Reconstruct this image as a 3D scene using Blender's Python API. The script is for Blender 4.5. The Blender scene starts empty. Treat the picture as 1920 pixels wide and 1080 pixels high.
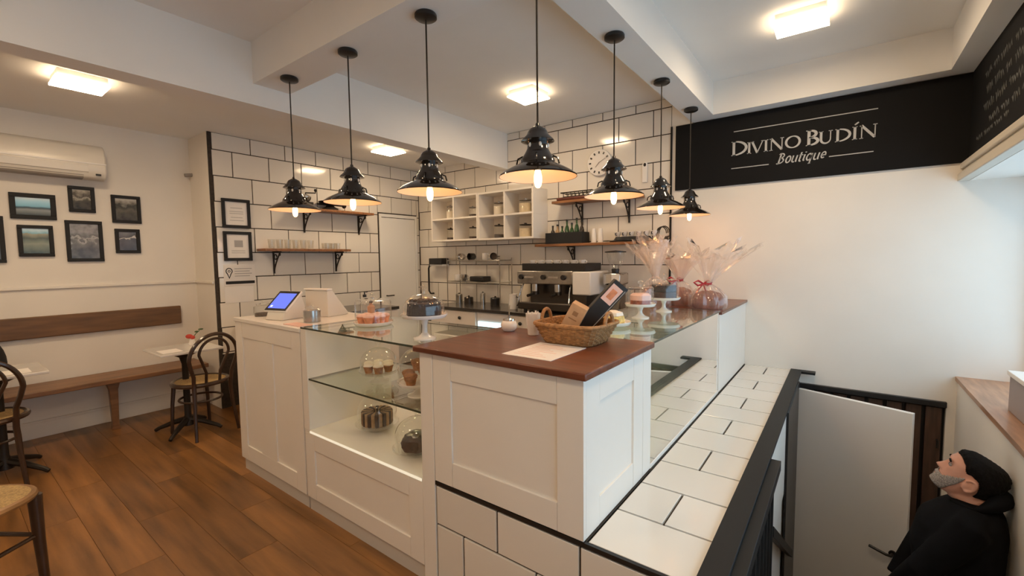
import bpy, bmesh, math, random
from mathutils import Vector, Matrix
random.seed(7)
S = bpy.context.scene
C = S.collection
PI = math.pi

# ------------------------------------------------------------------ camera
def setup_camera():
    yaw, pit, rol = math.radians(36.8194), math.radians(3.92466), math.radians(-0.65171)
    fw = Vector((-math.sin(yaw) * math.cos(pit), math.cos(yaw) * math.cos(pit), -math.sin(pit)))
    r0 = Vector((math.cos(yaw), math.sin(yaw), 0)); u0 = r0.cross(fw)
    r = r0 * math.cos(rol) + u0 * math.sin(rol); u = r.cross(fw)
    m = Matrix(((r.x, u.x, -fw.x, 0), (r.y, u.y, -fw.y, 0), (r.z, u.z, -fw.z, 1.5), (0, 0, 0, 1)))
    cd = bpy.data.cameras.new('camera'); cd.sensor_width = 36; cd.lens = 827.787 / 1920 * 36
    cd.clip_start = 0.02
    co = bpy.data.objects.new('camera', cd); C.objects.link(co); co.matrix_world = m
    S.camera = co
setup_camera()

# ------------------------------------------------------------------ world, exposure
W = bpy.data.worlds.new('world'); S.world = W; W.use_nodes = True
bg = W.node_tree.nodes['Background']
bg.inputs[0].default_value = (0.58, 0.81, 1.0, 1); bg.inputs[1].default_value = 2.35
S.view_settings.view_transform = 'Standard'; S.view_settings.look = 'None'
S.view_settings.gamma = 1; S.view_settings.use_curve_mapping = False
S.view_settings.exposure = 0.29
S.cycles.transparent_max_bounces = 48; S.cycles.max_bounces = 10; S.cycles.diffuse_bounces = 5; S.cycles.glossy_bounces = 5
PANEL_STRENGTH = 44.0      # the square ceiling lamps
PENDANT_WATT = 1.05         # one pendant bulb

# ------------------------------------------------------------------ materials
MATS = {}
def mat(name, col, rough=0.5, metal=0.0, spec=0.5, noise=None, bump=None, coat=0.0, emit=None, trans=0.0, rnd=None, sheen=0.0):
    """procedural principled material. noise=(scale, amount[, stretch xyz]) ; bump=(scale, strength) ; rnd = per-object value jitter"""
    m = bpy.data.materials.new(name); m.use_nodes = True
    nt = m.node_tree; b = nt.nodes['Principled BSDF']
    b.inputs['Base Color'].default_value = (*col, 1); b.inputs['Roughness'].default_value = rough
    b.inputs['Metallic'].default_value = metal; b.inputs['Specular IOR Level'].default_value = spec
    b.inputs['Coat Weight'].default_value = coat; b.inputs['Coat Roughness'].default_value = 0.08
    if trans: b.inputs['Transmission Weight'].default_value = trans
    if sheen: b.inputs['Sheen Weight'].default_value = sheen
    if emit:
        b.inputs['Emission Color'].default_value = (*emit[0], 1); b.inputs['Emission Strength'].default_value = emit[1]
    tc = nt.nodes.new('ShaderNodeTexCoord')
    cur = None
    if noise:
        mp = nt.nodes.new('ShaderNodeMapping'); mp.inputs['Scale'].default_value = noise[2] if len(noise) > 2 else (1, 1, 1)
        nt.links.new(tc.outputs['Object'], mp.inputs[0])
        n = nt.nodes.new('ShaderNodeTexNoise'); n.inputs['Scale'].default_value = noise[0]; n.inputs['Detail'].default_value = 5
        nt.links.new(mp.outputs[0], n.inputs['Vector'])
        rp = nt.nodes.new('ShaderNodeValToRGB')
        a = noise[1]
        rp.color_ramp.elements[0].color = (*[c * (1 - a) for c in col], 1); rp.color_ramp.elements[0].position = .3
        rp.color_ramp.elements[1].color = (*[min(1, c * (1 + a)) for c in col], 1); rp.color_ramp.elements[1].position = .7
        nt.links.new(n.outputs[0], rp.inputs[0]); cur = rp.outputs[0]
    if rnd:
        oi = nt.nodes.new('ShaderNodeObjectInfo')
        if noise:
            ad = nt.nodes.new('ShaderNodeVectorMath'); ad.operation = 'ADD'
            sc = nt.nodes.new('ShaderNodeMath'); sc.operation = 'MULTIPLY'; sc.inputs[1].default_value = 37.0
            nt.links.new(oi.outputs['Random'], sc.inputs[0])
            nt.links.new(mp.outputs[0], ad.inputs[0]); nt.links.new(sc.outputs[0], ad.inputs[1])
            nt.links.new(ad.outputs[0], n.inputs['Vector'])
        mr = nt.nodes.new('ShaderNodeMapRange'); mr.inputs[3].default_value = 1 - rnd; mr.inputs[4].default_value = 1 + rnd
        nt.links.new(oi.outputs['Random'], mr.inputs[0])
        hs = nt.nodes.new('ShaderNodeHueSaturation')
        if cur: nt.links.new(cur, hs.inputs['Color'])
        else: hs.inputs['Color'].default_value = (*col, 1)
        nt.links.new(mr.outputs[0], hs.inputs['Value']); cur = hs.outputs[0]
    if cur: nt.links.new(cur, b.inputs['Base Color'])
    if bump:
        n2 = nt.nodes.new('ShaderNodeTexNoise'); n2.inputs['Scale'].default_value = bump[0]; n2.inputs['Detail'].default_value = 4
        nt.links.new(tc.outputs['Object'], n2.inputs['Vector'])
        bp = nt.nodes.new('ShaderNodeBump'); bp.inputs['Strength'].default_value = bump[1]; bp.inputs['Distance'].default_value = .01
        nt.links.new(n2.outputs[0], bp.inputs['Height']); nt.links.new(bp.outputs[0], b.inputs['Normal'])
    MATS[name] = m
    return m

def glass_mat(name, tint=(1, 1, 1), gloss=1.0, haze=0.0, hazecol=(1, 1, 1), rough=0.0, ior=1.5):
    """thin clear sheet: transparent + mirror by fresnel (+ a little diffuse haze)"""
    m = bpy.data.materials.new(name); m.use_nodes = True
    nt = m.node_tree; nt.nodes.clear()
    out = nt.nodes.new('ShaderNodeOutputMaterial')
    tr = nt.nodes.new('ShaderNodeBsdfTransparent'); tr.inputs[0].default_value = (*tint, 1)
    gl = nt.nodes.new('ShaderNodeBsdfGlossy'); gl.inputs['Roughness'].default_value = rough
    gl.inputs[0].default_value = (1, 1, 1, 1)
    lw = nt.nodes.new('ShaderNodeLayerWeight'); lw.inputs[0].default_value = .5
    pw_ = nt.nodes.new('ShaderNodeMath'); pw_.operation = 'POWER'; pw_.inputs[1].default_value = 5.0
    fr = nt.nodes.new('ShaderNodeMath'); fr.operation = 'MULTIPLY_ADD'; fr.inputs[1].default_value = .96; fr.inputs[2].default_value = .04
    nt.links.new(lw.outputs['Facing'], pw_.inputs[0]); nt.links.new(pw_.outputs[0], fr.inputs[0])
    mu = nt.nodes.new('ShaderNodeMath'); mu.operation = 'MULTIPLY'; mu.inputs[1].default_value = gloss; mu.use_clamp = True
    mx = nt.nodes.new('ShaderNodeMixShader')
    nt.links.new(fr.outputs[0], mu.inputs[0]); nt.links.new(mu.outputs[0], mx.inputs[0])
    last = tr.outputs[0]
    if haze:
        df = nt.nodes.new('ShaderNodeBsdfDiffuse'); df.inputs[0].default_value = (*hazecol, 1)
        tl = nt.nodes.new('ShaderNodeBsdfTranslucent'); tl.inputs[0].default_value = (*hazecol, 1)
        ads = nt.nodes.new('ShaderNodeMixShader'); ads.inputs[0].default_value = .5
        nt.links.new(df.outputs[0], ads.inputs[1]); nt.links.new(tl.outputs[0], ads.inputs[2])
        m2 = nt.nodes.new('ShaderNodeMixShader'); m2.inputs[0].default_value = haze
        nt.links.new(tr.outputs[0], m2.inputs[1]); nt.links.new(ads.outputs[0], m2.inputs[2]); last = m2.outputs[0]
    nt.links.new(last, mx.inputs[1]); nt.links.new(gl.outputs[0], mx.inputs[2])
    nt.links.new(mx.outputs[0], out.inputs[0])
    MATS[name] = m
    return m

def emit_mat(name, col, st):
    m = bpy.data.materials.new(name); m.use_nodes = True
    nt = m.node_tree; nt.nodes.clear()
    out = nt.nodes.new('ShaderNodeOutputMaterial'); e = nt.nodes.new('ShaderNodeEmission')
    e.inputs[0].default_value = (*col, 1); e.inputs[1].default_value = st
    nt.links.new(e.outputs[0], out.inputs[0]); MATS[name] = m
    return m

def photo_mat(name, stops, scale=9.0, axis=2, amount=.35, lo=0.0, hi=1.0):
    """a small framed picture: colour bands along one generated axis broken up with noise"""
    m = bpy.data.materials.new(name); m.use_nodes = True
    nt = m.node_tree; b = nt.nodes['Principled BSDF']; b.inputs['Roughness'].default_value = .25
    tc = nt.nodes.new('ShaderNodeTexCoord'); sp = nt.nodes.new('ShaderNodeSeparateXYZ')
    nt.links.new(tc.outputs['Generated'], sp.inputs[0])
    n = nt.nodes.new('ShaderNodeTexNoise'); n.inputs['Scale'].default_value = scale; n.inputs['Detail'].default_value = 6
    nt.links.new(tc.outputs['Object'], n.inputs['Vector'])
    su = nt.nodes.new('ShaderNodeMath'); su.operation = 'SUBTRACT'; su.inputs[1].default_value = .5
    mu = nt.nodes.new('ShaderNodeMath'); mu.operation = 'MULTIPLY'; mu.inputs[1].default_value = amount
    ad = nt.nodes.new('ShaderNodeMath'); ad.operation = 'ADD'
    nt.links.new(n.outputs[0], su.inputs[0]); nt.links.new(su.outputs[0], mu.inputs[0])
    nt.links.new(mu.outputs[0], ad.inputs[0]); nt.links.new(sp.outputs[axis], ad.inputs[1])
    rp = nt.nodes.new('ShaderNodeValToRGB'); el = rp.color_ramp.elements
    while len(el) > 1: el.remove(el[-1])
    el[0].position = stops[0][0]; el[0].color = (*stops[0][1], 1)
    for p, c in stops[1:]:
        e = el.new(p); e.color = (*c, 1)
    nt.links.new(ad.outputs[0], rp.inputs[0]); nt.links.new(rp.outputs[0], b.inputs['Base Color'])
    MATS[name] = m
    return m

mat('wall', (.81, .765, .695), .75, noise=(3, .02), bump=(60, .03))
mat('ceiling', (.85, .84, .815), .85, noise=(2, .02))
mat('tile', (.79, .745, .675), .12, coat=.3, rnd=.035)
mat('grout', (.045, .034, .026), .9, noise=(40, .3))
mat('cabinet', (.85, .80, .73), .38, noise=(4, .015))
mat('cabinet_top', (.86, .82, .76), .25)
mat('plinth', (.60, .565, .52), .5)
mat('floorwood', (.235, .105, .030), .36, noise=(2.2, .42, (.7, 7, 7)), bump=(30, .05), rnd=.22, coat=.12)
mat('subfloor', (.13, .07, .035), .7, noise=(3, .2))
mat('topwood', (.145, .040, .017), .30, noise=(3, .35, (1, 9, 9)), coat=.12)
mat('shelfwood', (.27, .115, .045), .42, noise=(5, .4, (1, 8, 8)))
mat('benchwood', (.22, .105, .045), .40, noise=(3, .35, (8, 1, 8)))
mat('backwood', (.155, .075, .026), .45, noise=(3, .3, (8, 1, 8)))
mat('chairwood', (.045, .022, .012), .30, noise=(8, .3), coat=.3)
mat('seatwood', (.30, .155, .055), .40, noise=(6, .3), coat=.2)
mat('cane', (.46, .31, .13), .6, noise=(120, .35), bump=(200, .3))
mat('black', (.012, .011, .011), .35)
mat('blackgloss', (.012, .009, .008), .12, coat=.6)
mat('blackmatte', (.010, .010, .011), .7)
mat('rail', (.010, .011, .0115), .5, spec=.25)
mat('iron', (.022, .016, .012), .45, metal=.3)
mat('shade_white', (.82, .74, .64), .35)
mat('ventpale', (.8, .76, .7), .3)
mat('sign', (.0075, .0075, .008), .75, spec=.2, noise=(1.2, .25))
mat('letter', (.46, .46, .455), .6)
mat('chalk', (.085, .088, .085), .9, noise=(30, .5))
mat('white', (.83, .81, .78), .4)
mat('ceramic', (.86, .83, .79), .12, coat=.4)
mat('acwhite', (.74, .70, .63), .30)
mat('acgrey', (.30, .27, .24), .5)
mat('paper', (.82, .78, .74), .8, noise=(6, .02))
mat('paperink', (.40, .38, .37), .8)
mat('chrome', (.62, .60, .57), .16, metal=1.0)
mat('steel', (.36, .34, .31), .28, metal=1.0, noise=(12, .25))
mat('darksteel', (.07, .06, .052), .25, metal=.7)
mat('darktop', (.03, .026, .023), .25, coat=.3)
mat('wicker', (.36, .18, .065), .55, noise=(60, .35), bump=(90, .4))
mat('kraft', (.55, .32, .16), .7, noise=(30, .08))
mat('kraftprint', (.30, .15, .06), .7)
mat('greenbottle', (.02, .07, .02), .08, coat=.5)
mat('cork', (.45, .30, .17), .8)
mat('redribbon', (.42, .012, .03), .35, sheen=.3)
mat('choc', (.045, .020, .013), .55, noise=(40, .5), bump=(60, .5))
mat('darkberry', (.018, .014, .022), .4, noise=(50, .5), bump=(60, .6))
mat('sponge', (.33, .135, .045), .75, noise=(45, .35), bump=(70, .5))
mat('muffin', (.40, .17, .055), .7, noise=(50, .35), bump=(80, .6))
mat('orangepastry', (.78, .30, .14), .55, noise=(25, .3), bump=(50, .4))
mat('cream', (.86, .78, .66), .5, bump=(40, .3))
mat('pinkcream', (.80, .52, .44), .5, bump=(40, .3))
mat('yellowcake', (.80, .58, .20), .6, noise=(40, .3), bump=(60, .4))
mat('greencream', (.42, .48, .25), .5, noise=(20, .3))
mat('panettone', (.24, .055, .022), .5, noise=(30, .4), bump=(40, .4))
mat('jarbeige', (.66, .54, .36), .5, noise=(30, .1))
mat('jarcream', (.78, .70, .58), .5)
mat('jardark', (.05, .03, .02), .6, noise=(60, .5))
mat('marble', (.80, .77, .73), .15, noise=(5, .06), coat=.3)
mat('screenframe', (.012, .012, .016), .15, coat=.4)
emit_mat('screen', (.16, .20, .80), 1.1)
emit_mat('edgeglow', (1.0, .84, .60), .75)
mat('cakebeige', (.34, .21, .11), .7, noise=(40, .3))
emit_mat('screenhi', (.75, .80, 1.0), 1.3)
emit_mat('fridgeglow', (.55, .88, 1.0), 2.2)
emit_mat('panelglow', (1.0, .735, .46), PANEL_STRENGTH)
emit_mat('panelside', (1.0, .735, .46), PANEL_STRENGTH * .35)
emit_mat('bulbglow', (1.0, .56, .22), 13.0)
glass_mat('glass', (.985, .995, .985), 1.0)
glass_mat('caseglass', (.93, .96, .92), 3.2)
glass_mat('shelfglass', (.90, .95, .90), 1.3)
mat('glassedge', (.055, .065, .045), .2)
glass_mat('domeglass', (.975, .98, .97), 1.5, haze=.03)
glass_mat('tumbler', (.93, .92, .89), 1.2, haze=.12)
glass_mat('cello', (.985, .97, .96), 1.6, haze=.22, hazecol=(1, .90, .85), rough=.08)
glass_mat('window', (.97, .99, 1.0), 1.0)
mat('doorwhite', (.84, .825, .79), .42)
mat('darkdoor', (.075, .040, .026), .5, noise=(4, .35, (9, 9, 1)))
mat('sillwood', (.40, .215, .12), .35, noise=(4, .25, (8, 1, 8)), coat=.2)
mat('boxshade', (.34, .30, .30), .6)
mat('moulding', (.60, .555, .475), .5)
mat('stairwood', (.24, .13, .06), .5, noise=(3, .3, (1, 8, 8)))
mat('skin', (.58, .29, .20), .5, noise=(20, .08))
mat('hair', (.0055, .005, .005), .8, spec=.15, noise=(120, .5), bump=(180, .6))
mat('beard', (.30, .26, .235), .8, noise=(160, .45), bump=(200, .4))
mat('hoodie', (.0045, .005, .0065), .95, spec=.12, noise=(8, .3), bump=(14, .25))
mat('trousers', (.012, .013, .018), .9)
mat('eyewhite', (.30, .24, .21), .3)
mat('leaf', (.05, .10, .03), .5, noise=(30, .4))
mat('redflower', (.50, .05, .03), .6)
mat('tin', (.45, .46, .47), .25, metal=.9)
mat('amber', (.45, .20, .10), .35)
mat('trayred', (.12, .032, .02), .4, noise=(10, .3))
mat('bag', (.010, .010, .012), .8, bump=(30, .2))

# ------------------------------------------------------------------ mesh builder
class MB:
    def __init__(s): s.v = []; s.f = []; s.m = []; s.mi = 0
    def _add(s, vs, fs):
        k = len(s.v); s.v += [tuple(p) for p in vs]
        for f in fs: s.f.append(tuple(i + k for i in f)); s.m.append(s.mi)
        return s
    def box(s, x0, x1, y0, y1, z0, z1, M=None):
        vs = [(x, y, z) for z in (z0, z1) for y in (y0, y1) for x in (x0, x1)]
        if M: vs = [M @ Vector(p) for p in vs]
        return s._add(vs, [(0, 2, 3, 1), (4, 5, 7, 6), (0, 1, 5, 4), (2, 6, 7, 3), (0, 4, 6, 2), (1, 3, 7, 5)])
    def quad(s, a, b, c, d): return s._add([a, b, c, d], [(0, 1, 2, 3)])
    def lathe(s, prof, seg=24, cx=0, cy=0, cz=0, M=None, rad=None):
        n = len(prof); vs = []
        for r, z in prof:
            for i in range(seg):
                a = 2 * PI * i / seg
                k = rad(a, z) if rad else 1
                p = Vector((cx + max(r, 1e-5) * k * math.cos(a), cy + max(r, 1e-5) * k * math.sin(a), cz + z))
                vs.append(M @ p if M else p)
        fs = []
        for j in range(n - 1):
            for i in range(seg):
                i2 = (i + 1) % seg
                fs.append((j * seg + i, j * seg + i2, (j + 1) * seg + i2, (j + 1) * seg + i))
        return s._add(vs, fs)
    def cyl(s, r, z0, z1, seg=20, cx=0, cy=0, r2=None, M=None):
        r2 = r if r2 is None else r2
        return s.lathe([(0, z0), (r, z0), (r2, z1), (0, z1)], seg, cx, cy, 0, M)
    def tube(s, pts, r, seg=8, closed=False, cap=True):
        pts = [Vector(p) for p in pts]; n = len(pts)
        rs = r if isinstance(r, (list, tuple)) else [r] * n
        vs = []; prev = None
        for i, p in enumerate(pts):
            if closed: t = pts[(i + 1) % n] - pts[i - 1]
            else: t = pts[min(i + 1, n - 1)] - pts[max(i - 1, 0)]
            t.normalize()
            if prev is None:
                up = Vector((0, 0, 1)) if abs(t.z) < .9 else Vector((1, 0, 0))
                nx = t.cross(up).normalized()
            else:
                nx = prev - t * prev.dot(t)
                nx = nx.normalized() if nx.length > 1e-6 else t.orthogonal().normalized()
            prev = nx; ny = t.cross(nx)
            for k in range(seg):
                a = 2 * PI * k / seg
                vs.append(p + nx * (rs[i] * math.cos(a)) + ny * (rs[i] * math.sin(a)))
        fs = []
        for j in range(n if closed else n - 1):
            j2 = (j + 1) % n
            for k in range(seg):
                k2 = (k + 1) % seg
                fs.append((j * seg + k, j * seg + k2, j2 * seg + k2, j2 * seg + k))
        if not closed and cap:
            fs.append(tuple(range(seg))[::-1]); fs.append(tuple((n - 1) * seg + k for k in range(seg)))
        return s._add(vs, fs)
    def ell(s, cx, cy, cz, rx, ry, rz, seg=16, rings=10, M=None):
        vs = []; fs = []
        for j in range(rings + 1):
            t = PI * j / rings
            for i in range(seg):
                a = 2 * PI * i / seg
                p = Vector((cx + rx * math.sin(t) * math.cos(a) + 1e-6 * math.cos(a), cy + ry * math.sin(t) * math.sin(a) + 1e-6 * math.sin(a), cz - rz * math.cos(t)))
                vs.append(M @ p if M else p)
        for j in range(rings):
            for i in range(seg):
                i2 = (i + 1) % seg
                fs.append((j * seg + i, j * seg + i2, (j + 1) * seg + i2, (j + 1) * seg + i))
        return s._add(vs, fs)
    def prism(s, poly, fn, a, b):
        """poly: 2D points, fn(u, v, w) -> 3D, extruded from w=a to w=b"""
        n = len(poly)
        vs = [fn(u, v, a) for u, v in poly] + [fn(u, v, b) for u, v in poly]
        fs = [tuple(range(n))[::-1], tuple(range(n, 2 * n))]
        for i in range(n): fs.append((i, (i + 1) % n, n + (i + 1) % n, n + i))
        return s._add(vs, fs)
    def mesh(s, name, mats, off=(0, 0, 0), smooth=True):
        me = bpy.data.meshes.new(name)
        o = Vector(off)
        me.from_pydata([Vector(p) - o for p in s.v], [], s.f)
        for m in (mats if isinstance(mats, (list, tuple)) else [mats]): me.materials.append(MATS[m])
        if any(s.m): me.polygons.foreach_set('material_index', s.m)
        bm = bmesh.new(); bm.from_mesh(me)
        bmesh.ops.remove_doubles(bm, verts=bm.verts, dist=2e-5)
        bmesh.ops.recalc_face_normals(bm, faces=bm.faces)
        bm.to_mesh(me); bm.free()
        if smooth:
            me.polygons.foreach_set('use_smooth', [True] * len(me.polygons))
            me.set_sharp_from_angle(angle=math.radians(38))
        me.update()
        return me
    def build(s, name, mats, parent=None, world=True, bevel=0, smooth=True, solid=0, subd=0):
        off = wloc(parent) if (parent and world) else (0, 0, 0)
        me = s.mesh(name, mats, off, smooth)
        o = bpy.data.objects.new(name, me); C.objects.link(o)
        if parent: o.parent = parent
        if solid:
            md = o.modifiers.new('solid', 'SOLIDIFY'); md.thickness = solid; md.offset = 0
        if bevel:
            md = o.modifiers.new('bevel', 'BEVEL'); md.width = bevel; md.segments = 2; md.limit_method = 'ANGLE'; md.angle_limit = math.radians(40)
        if subd:
            md = o.modifiers.new('sub', 'SUBSURF'); md.levels = subd; md.render_levels = subd
        return o
def wloc(o):
    v = Vector((0, 0, 0))
    while o: v += o.location; o = o.parent
    return v
def tag(o, label=None, cat=None, group=None, kind=None):
    if label: o['label'] = label
    if cat: o['category'] = cat
    if group: o['group'] = group
    if kind: o['kind'] = kind
    return o
def thing(name, label, cat, loc=(0, 0, 0), rz=0, group=None):
    o = bpy.data.objects.new(name, None); C.objects.link(o)
    o.location = loc; o.rotation_euler = (0, 0, rz); o.empty_display_size = .05
    return tag(o, label, cat, group)
def solo(name, mb, mats, label, cat, base, group=None, **kw):
    """a thing that is one mesh; base = its origin (world)"""
    me = mb.mesh(name, mats, base)
    o = bpy.data.objects.new(name, me); C.objects.link(o); o.location = base
    if kw.get('bevel'):
        md = o.modifiers.new('bevel', 'BEVEL'); md.width = kw['bevel']; md.segments = 2; md.limit_method = 'ANGLE'
    return tag(o, label, cat, group)
def struct(name, mb, mats, **kw):
    o = mb.build(name, mats, None, **kw); o['kind'] = 'structure'; return o
def copy_tree(o, parent=None):
    c = o.copy(); C.objects.link(c); c.parent = parent
    for ch in list(o.children): copy_tree(ch, c)
    return c
def child(name, mesh, parent, loc=(0, 0, 0)):
    o = bpy.data.objects.new(name, mesh); C.objects.link(o); o.parent = parent; o.location = loc
    return o

# ------------------------------------------------------------------ the room
XL, XT, YB, XR = -5.50, -5.0, 4.42, 0.69      # picture wall, tiled wall, back wall, right wall
ZC, ZLOW, ZB, ZF = 3.02, 2.765, 2.74, -1.68    # ceilings, beam underside, lower landing
YF = -2.2                                      # wall behind the camera

m = MB()
m.box(XL, -.30, YF, YB, -.12, -.012); m.box(-.30, XR, YF, 1.44, -.12, -.012)
floor = struct('floor', m, 'subfloor')
# floorboards running along X
pm = {}
pw = .196
row = 0; y = -1.10
while y < 1.9:
    x = XL + .02 - (row * .47) % 1.3
    while x < -.31:
        x0, x1 = max(x, XL + .012), min(x + 1.3, -.31)
        if x1 - x0 > .03:
            key = (round(x1 - x0, 3),)
            if key not in pm:
                pm[key] = MB().box(.0008, x1 - x0 - .0008, .0008, pw - .0008, 0, .012).mesh('floorboard', 'floorwood', smooth=False)
            child('floorboard', pm[key], floor, (x0, y, -.012))
        x += 1.3
    y += pw; row += 1

# walls
m = MB(); m.box(XL - .12, XL, YF, 1.77, -.12, ZC); wl = struct('wall_left', m, 'wall')
m = MB(); m.box(XL - .12, XT - .008, 1.77, YB + .14, -.12, ZC); wp = struct('wall_kitchen_side', m, ['grout', 'wall'])
# the white return of the pillar facing the seating corner
m = MB(); m.box(XL, XT - .016, 1.745, 1.77, 0, ZLOW); m.build('pillar_return', 'wall', wp)
m = MB(); m.box(XT - .02, XT - .002, 1.748, 1.775, 0, ZLOW); m.build('corner_strip', 'grout', wp)
m = MB(); m.box(XT - .2, -1.36, YB + .008, YB + .14, -.12, ZC + .1); wb = struct('wall_back', m, ['grout'])
m = MB(); m.box(-1.36, 1.15, YB, YB + .14, .62, ZC + .1); m.box(-.28, 1.15, YB + .10, YB + .14, ZF - .1, .62)
m.box(-1.36, -.28, YB, YB + .14, -.12, .62)
m.box(.64, 1.15, YB, YB + .10, ZF - .1, .62); m.box(-.28, .64, YB, YB + .10, .40, .62)
wr = struct('wall_back_right', m, 'wall')
m = MB(); m.box(-1.368, -1.352, YB - .012, YB + .02, .5, ZB); m.build('tile_edge_trim', 'rail', wr)
m = MB(); m.box(XL - .12, XR + .7, YF - .12, YF, -.12, ZC); struct('wall_front', m, 'wall')
# right wall: parapet under the window seat, lintel above, solid part near the camera
m = MB()
m.box(XR, XR + .42, -.2, YB, ZF - .1, .58); m.box(XR, XR + .42, -.2, YB, 2.0, ZC); m.box(XR, XR + .42, YF, -.2, -.12, ZC)
wright = struct('wall_right', m, 'wall')
m = MB(); m.box(XR - .012, XR + .40, -.2, YB, .58, .61); sill = struct('window_sill_1', m, 'sillwood')
tag(sill, 'brown wooden window seat board along the right wall')
sill['kind'] = 'structure'; sill.name = 'trim_1'
# window: frame, two mullions, panes
wn = tag(bpy.data.objects.new('window_1', None), kind='structure'); C.objects.link(wn); wn.location = (1.05, 2.1, .61)
m = MB(); m.box(1.03, 1.07, -.2, YB, .61, .67); m.box(1.03, 1.07, -.2, YB, 1.94, 2.0)
m.build('window_frame', 'white', wn)
for yy in (-.2, 1.3, 2.85, YB - .06):
    m = MB(); m.box(1.03, 1.07, yy, yy + .06, .67, 1.94); m.build('mullion', 'white', wn)
for a, b in ((-.14, 1.3), (1.36, 2.85), (2.91, YB - .06)):
    m = MB(); m.box(1.047, 1.053, a, b, .67, 1.94); m.build('pane', 'window', wn)
# stairwell: side wall of the ledge below floor level, landing, steps
m = MB(); m.box(-.42, -.28, 1.44, YB, ZF - .1, -.012); struct('wall_stairwell', m, 'wall')
m = MB(); m.box(-.42, XR, 1.36, 1.44, ZF - .1, -.12); struct('wall_stairwell_front', m, 'wall')
m = MB(); m.box(-.28, XR, 3.68, YB + .1, ZF - .1, ZF); struct('floor_landing', m, 'stairwood')
st = tag(bpy.data.objects.new('stairs', None), kind='structure'); C.objects.link(st); st.location = (.2, 1.16, ZF)
for k in range(1, 9):
    m = MB(); m.box(-.28, XR, 1.44 + .28 * (k - 1), 1.44 + .28 * k, ZF, -.1867 * k); m.build('step', 'stairwood', st)
# baseboard and dado rail on the picture wall
m = MB(); m.box(XL, XL + .016, YF, 1.745, 0, .13); m.box(XL, XL + .022, YF, 1.745, .13, .15); struct('baseboard_left', m, 'wall', bevel=.003)
m = MB(); m.box(XL, XL + .018, YF, 1.745, 1.275, 1.30); m.box(XL, XT - .02, 1.727, 1.745, 1.275, 1.30); struct('trim_2', m, 'wall', bevel=.004)

# ceiling with its beams
m = MB(); m.box(XL - .12, XR + .7, YF, YB + .14, ZC, ZC + .15); ceil = struct('ceiling', m, 'ceiling')
m = MB(); m.box(XL, -3.52, YF, YB, ZLOW, ZC); m.build('lowered_ceiling', 'ceiling', ceil)
m = MB(); m.box(-3.54, -3.354, YF, YB, 2.595, ZC); m.build('beam', 'ceiling', ceil)
m = MB(); m.box(-3.354, -.958, 1.475, 1.735, ZB, ZC); m.build('beam', 'ceiling', ceil)
m = MB(); m.box(-1.166, -.958, 1.735, YB, ZB, ZC); m.build('beam', 'ceiling', ceil)
m = MB(); m.box(-.958, .55, 4.27, YB, ZB, ZC); m.build('beam', 'ceiling', ceil)
m = MB(); m.box(.55, XR, YF, YB, ZB, ZC); m.build('beam', 'ceiling', ceil)

# ------------------------------------------------------------------ wall tiles
TM = {}
def tile_mesh(w, h, t=.008):
    k = (round(w, 3), round(h, 3), t)
    if k not in TM:
        b = .0022; e = .0012
        mm = MB()
        vs = [(0, 0, 0), (w, 0, 0), (w, h, 0), (0, h, 0), (0, 0, t - e), (w, 0, t - e), (w, h, t - e), (0, h, t - e), (b, b, t), (w - b, b, t), (w - b, h - b, t), (b, h - b, t)]
        fs = [(4, 5, 9, 8), (5, 6, 10, 9), (6, 7, 11, 10), (7, 4, 8, 11), (8, 9, 10, 11), (0, 1, 5, 4), (1, 2, 6, 5), (2, 3, 7, 6), (3, 0, 4, 7)]
        mm._add(vs, fs); TM[k] = mm.mesh('tile', 'tile', smooth=False)
    return TM[k]
G = .0095
def tile_field(parent, u0, u1, v0, v1, vjoint, ujoint, tw, th, place, holes=()):
    """tiles in running bond over [u0,u1]x[v0,v1]; vjoint/ujoint: one known joint of each kind"""
    k0 = math.floor((v0 - vjoint) / th)
    for r in range(k0, k0 + 40):
        a, b = vjoint + r * th, vjoint + (r + 1) * th
        if a >= v1 - .01: break
        va, vb = max(a, v0), min(b, v1)
        if vb - va < .02: continue
        off = ujoint + (tw / 2 if r % 2 else 0)
        c0 = math.floor((u0 - off) / tw)
        for c in range(c0, c0 + 60):
            p, q = off + c * tw, off + (c + 1) * tw
            if p >= u1 - .01: break
            ua, ub = max(p, u0), min(q, u1)
            rects = [(ua, ub, va, vb)]
            for (h0, h1, g0, g1) in holes:
                nr = []
                for (a0, a1, b0, b1) in rects:
                    if a1 <= h0 or a0 >= h1 or b1 <= g0 or b0 >= g1: nr.append((a0, a1, b0, b1)); continue
                    if a0 < h0: nr.append((a0, h0, b0, b1))
                    if a1 > h1: nr.append((h1, a1, b0, b1))
                    if b1 > g1: nr.append((max(a0, h0), min(a1, h1), g1, b1))
                rects = nr
            for (a0, a1, b0, b1) in rects:
                if a1 - a0 < .02 or b1 - b0 < .02: continue
                me = tile_mesh(a1 - a0 - G, b1 - b0 - G)
                o = child('tile', me, parent)
                o.matrix_local = place(a0 + G / 2, b0 + G / 2)
def basis(ex, ey, ez, p): return Matrix(((ex[0], ey[0], ez[0], p[0]), (ex[1], ey[1], ez[1], p[1]), (ex[2], ey[2], ez[2], p[2]), (0, 0, 0, 1)))
# tiled side wall (plane X=XT), door opening left free
tile_field(wp, 1.775, YB, .55, ZLOW, 2.60, 1.96 + .179, .358, .2535, lambda u, v: basis((0, 1, 0), (0, 0, 1), (1, 0, 0), (XT - .008, u, v)), holes=[(3.70, 4.375, 0, 2.125)])
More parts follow.
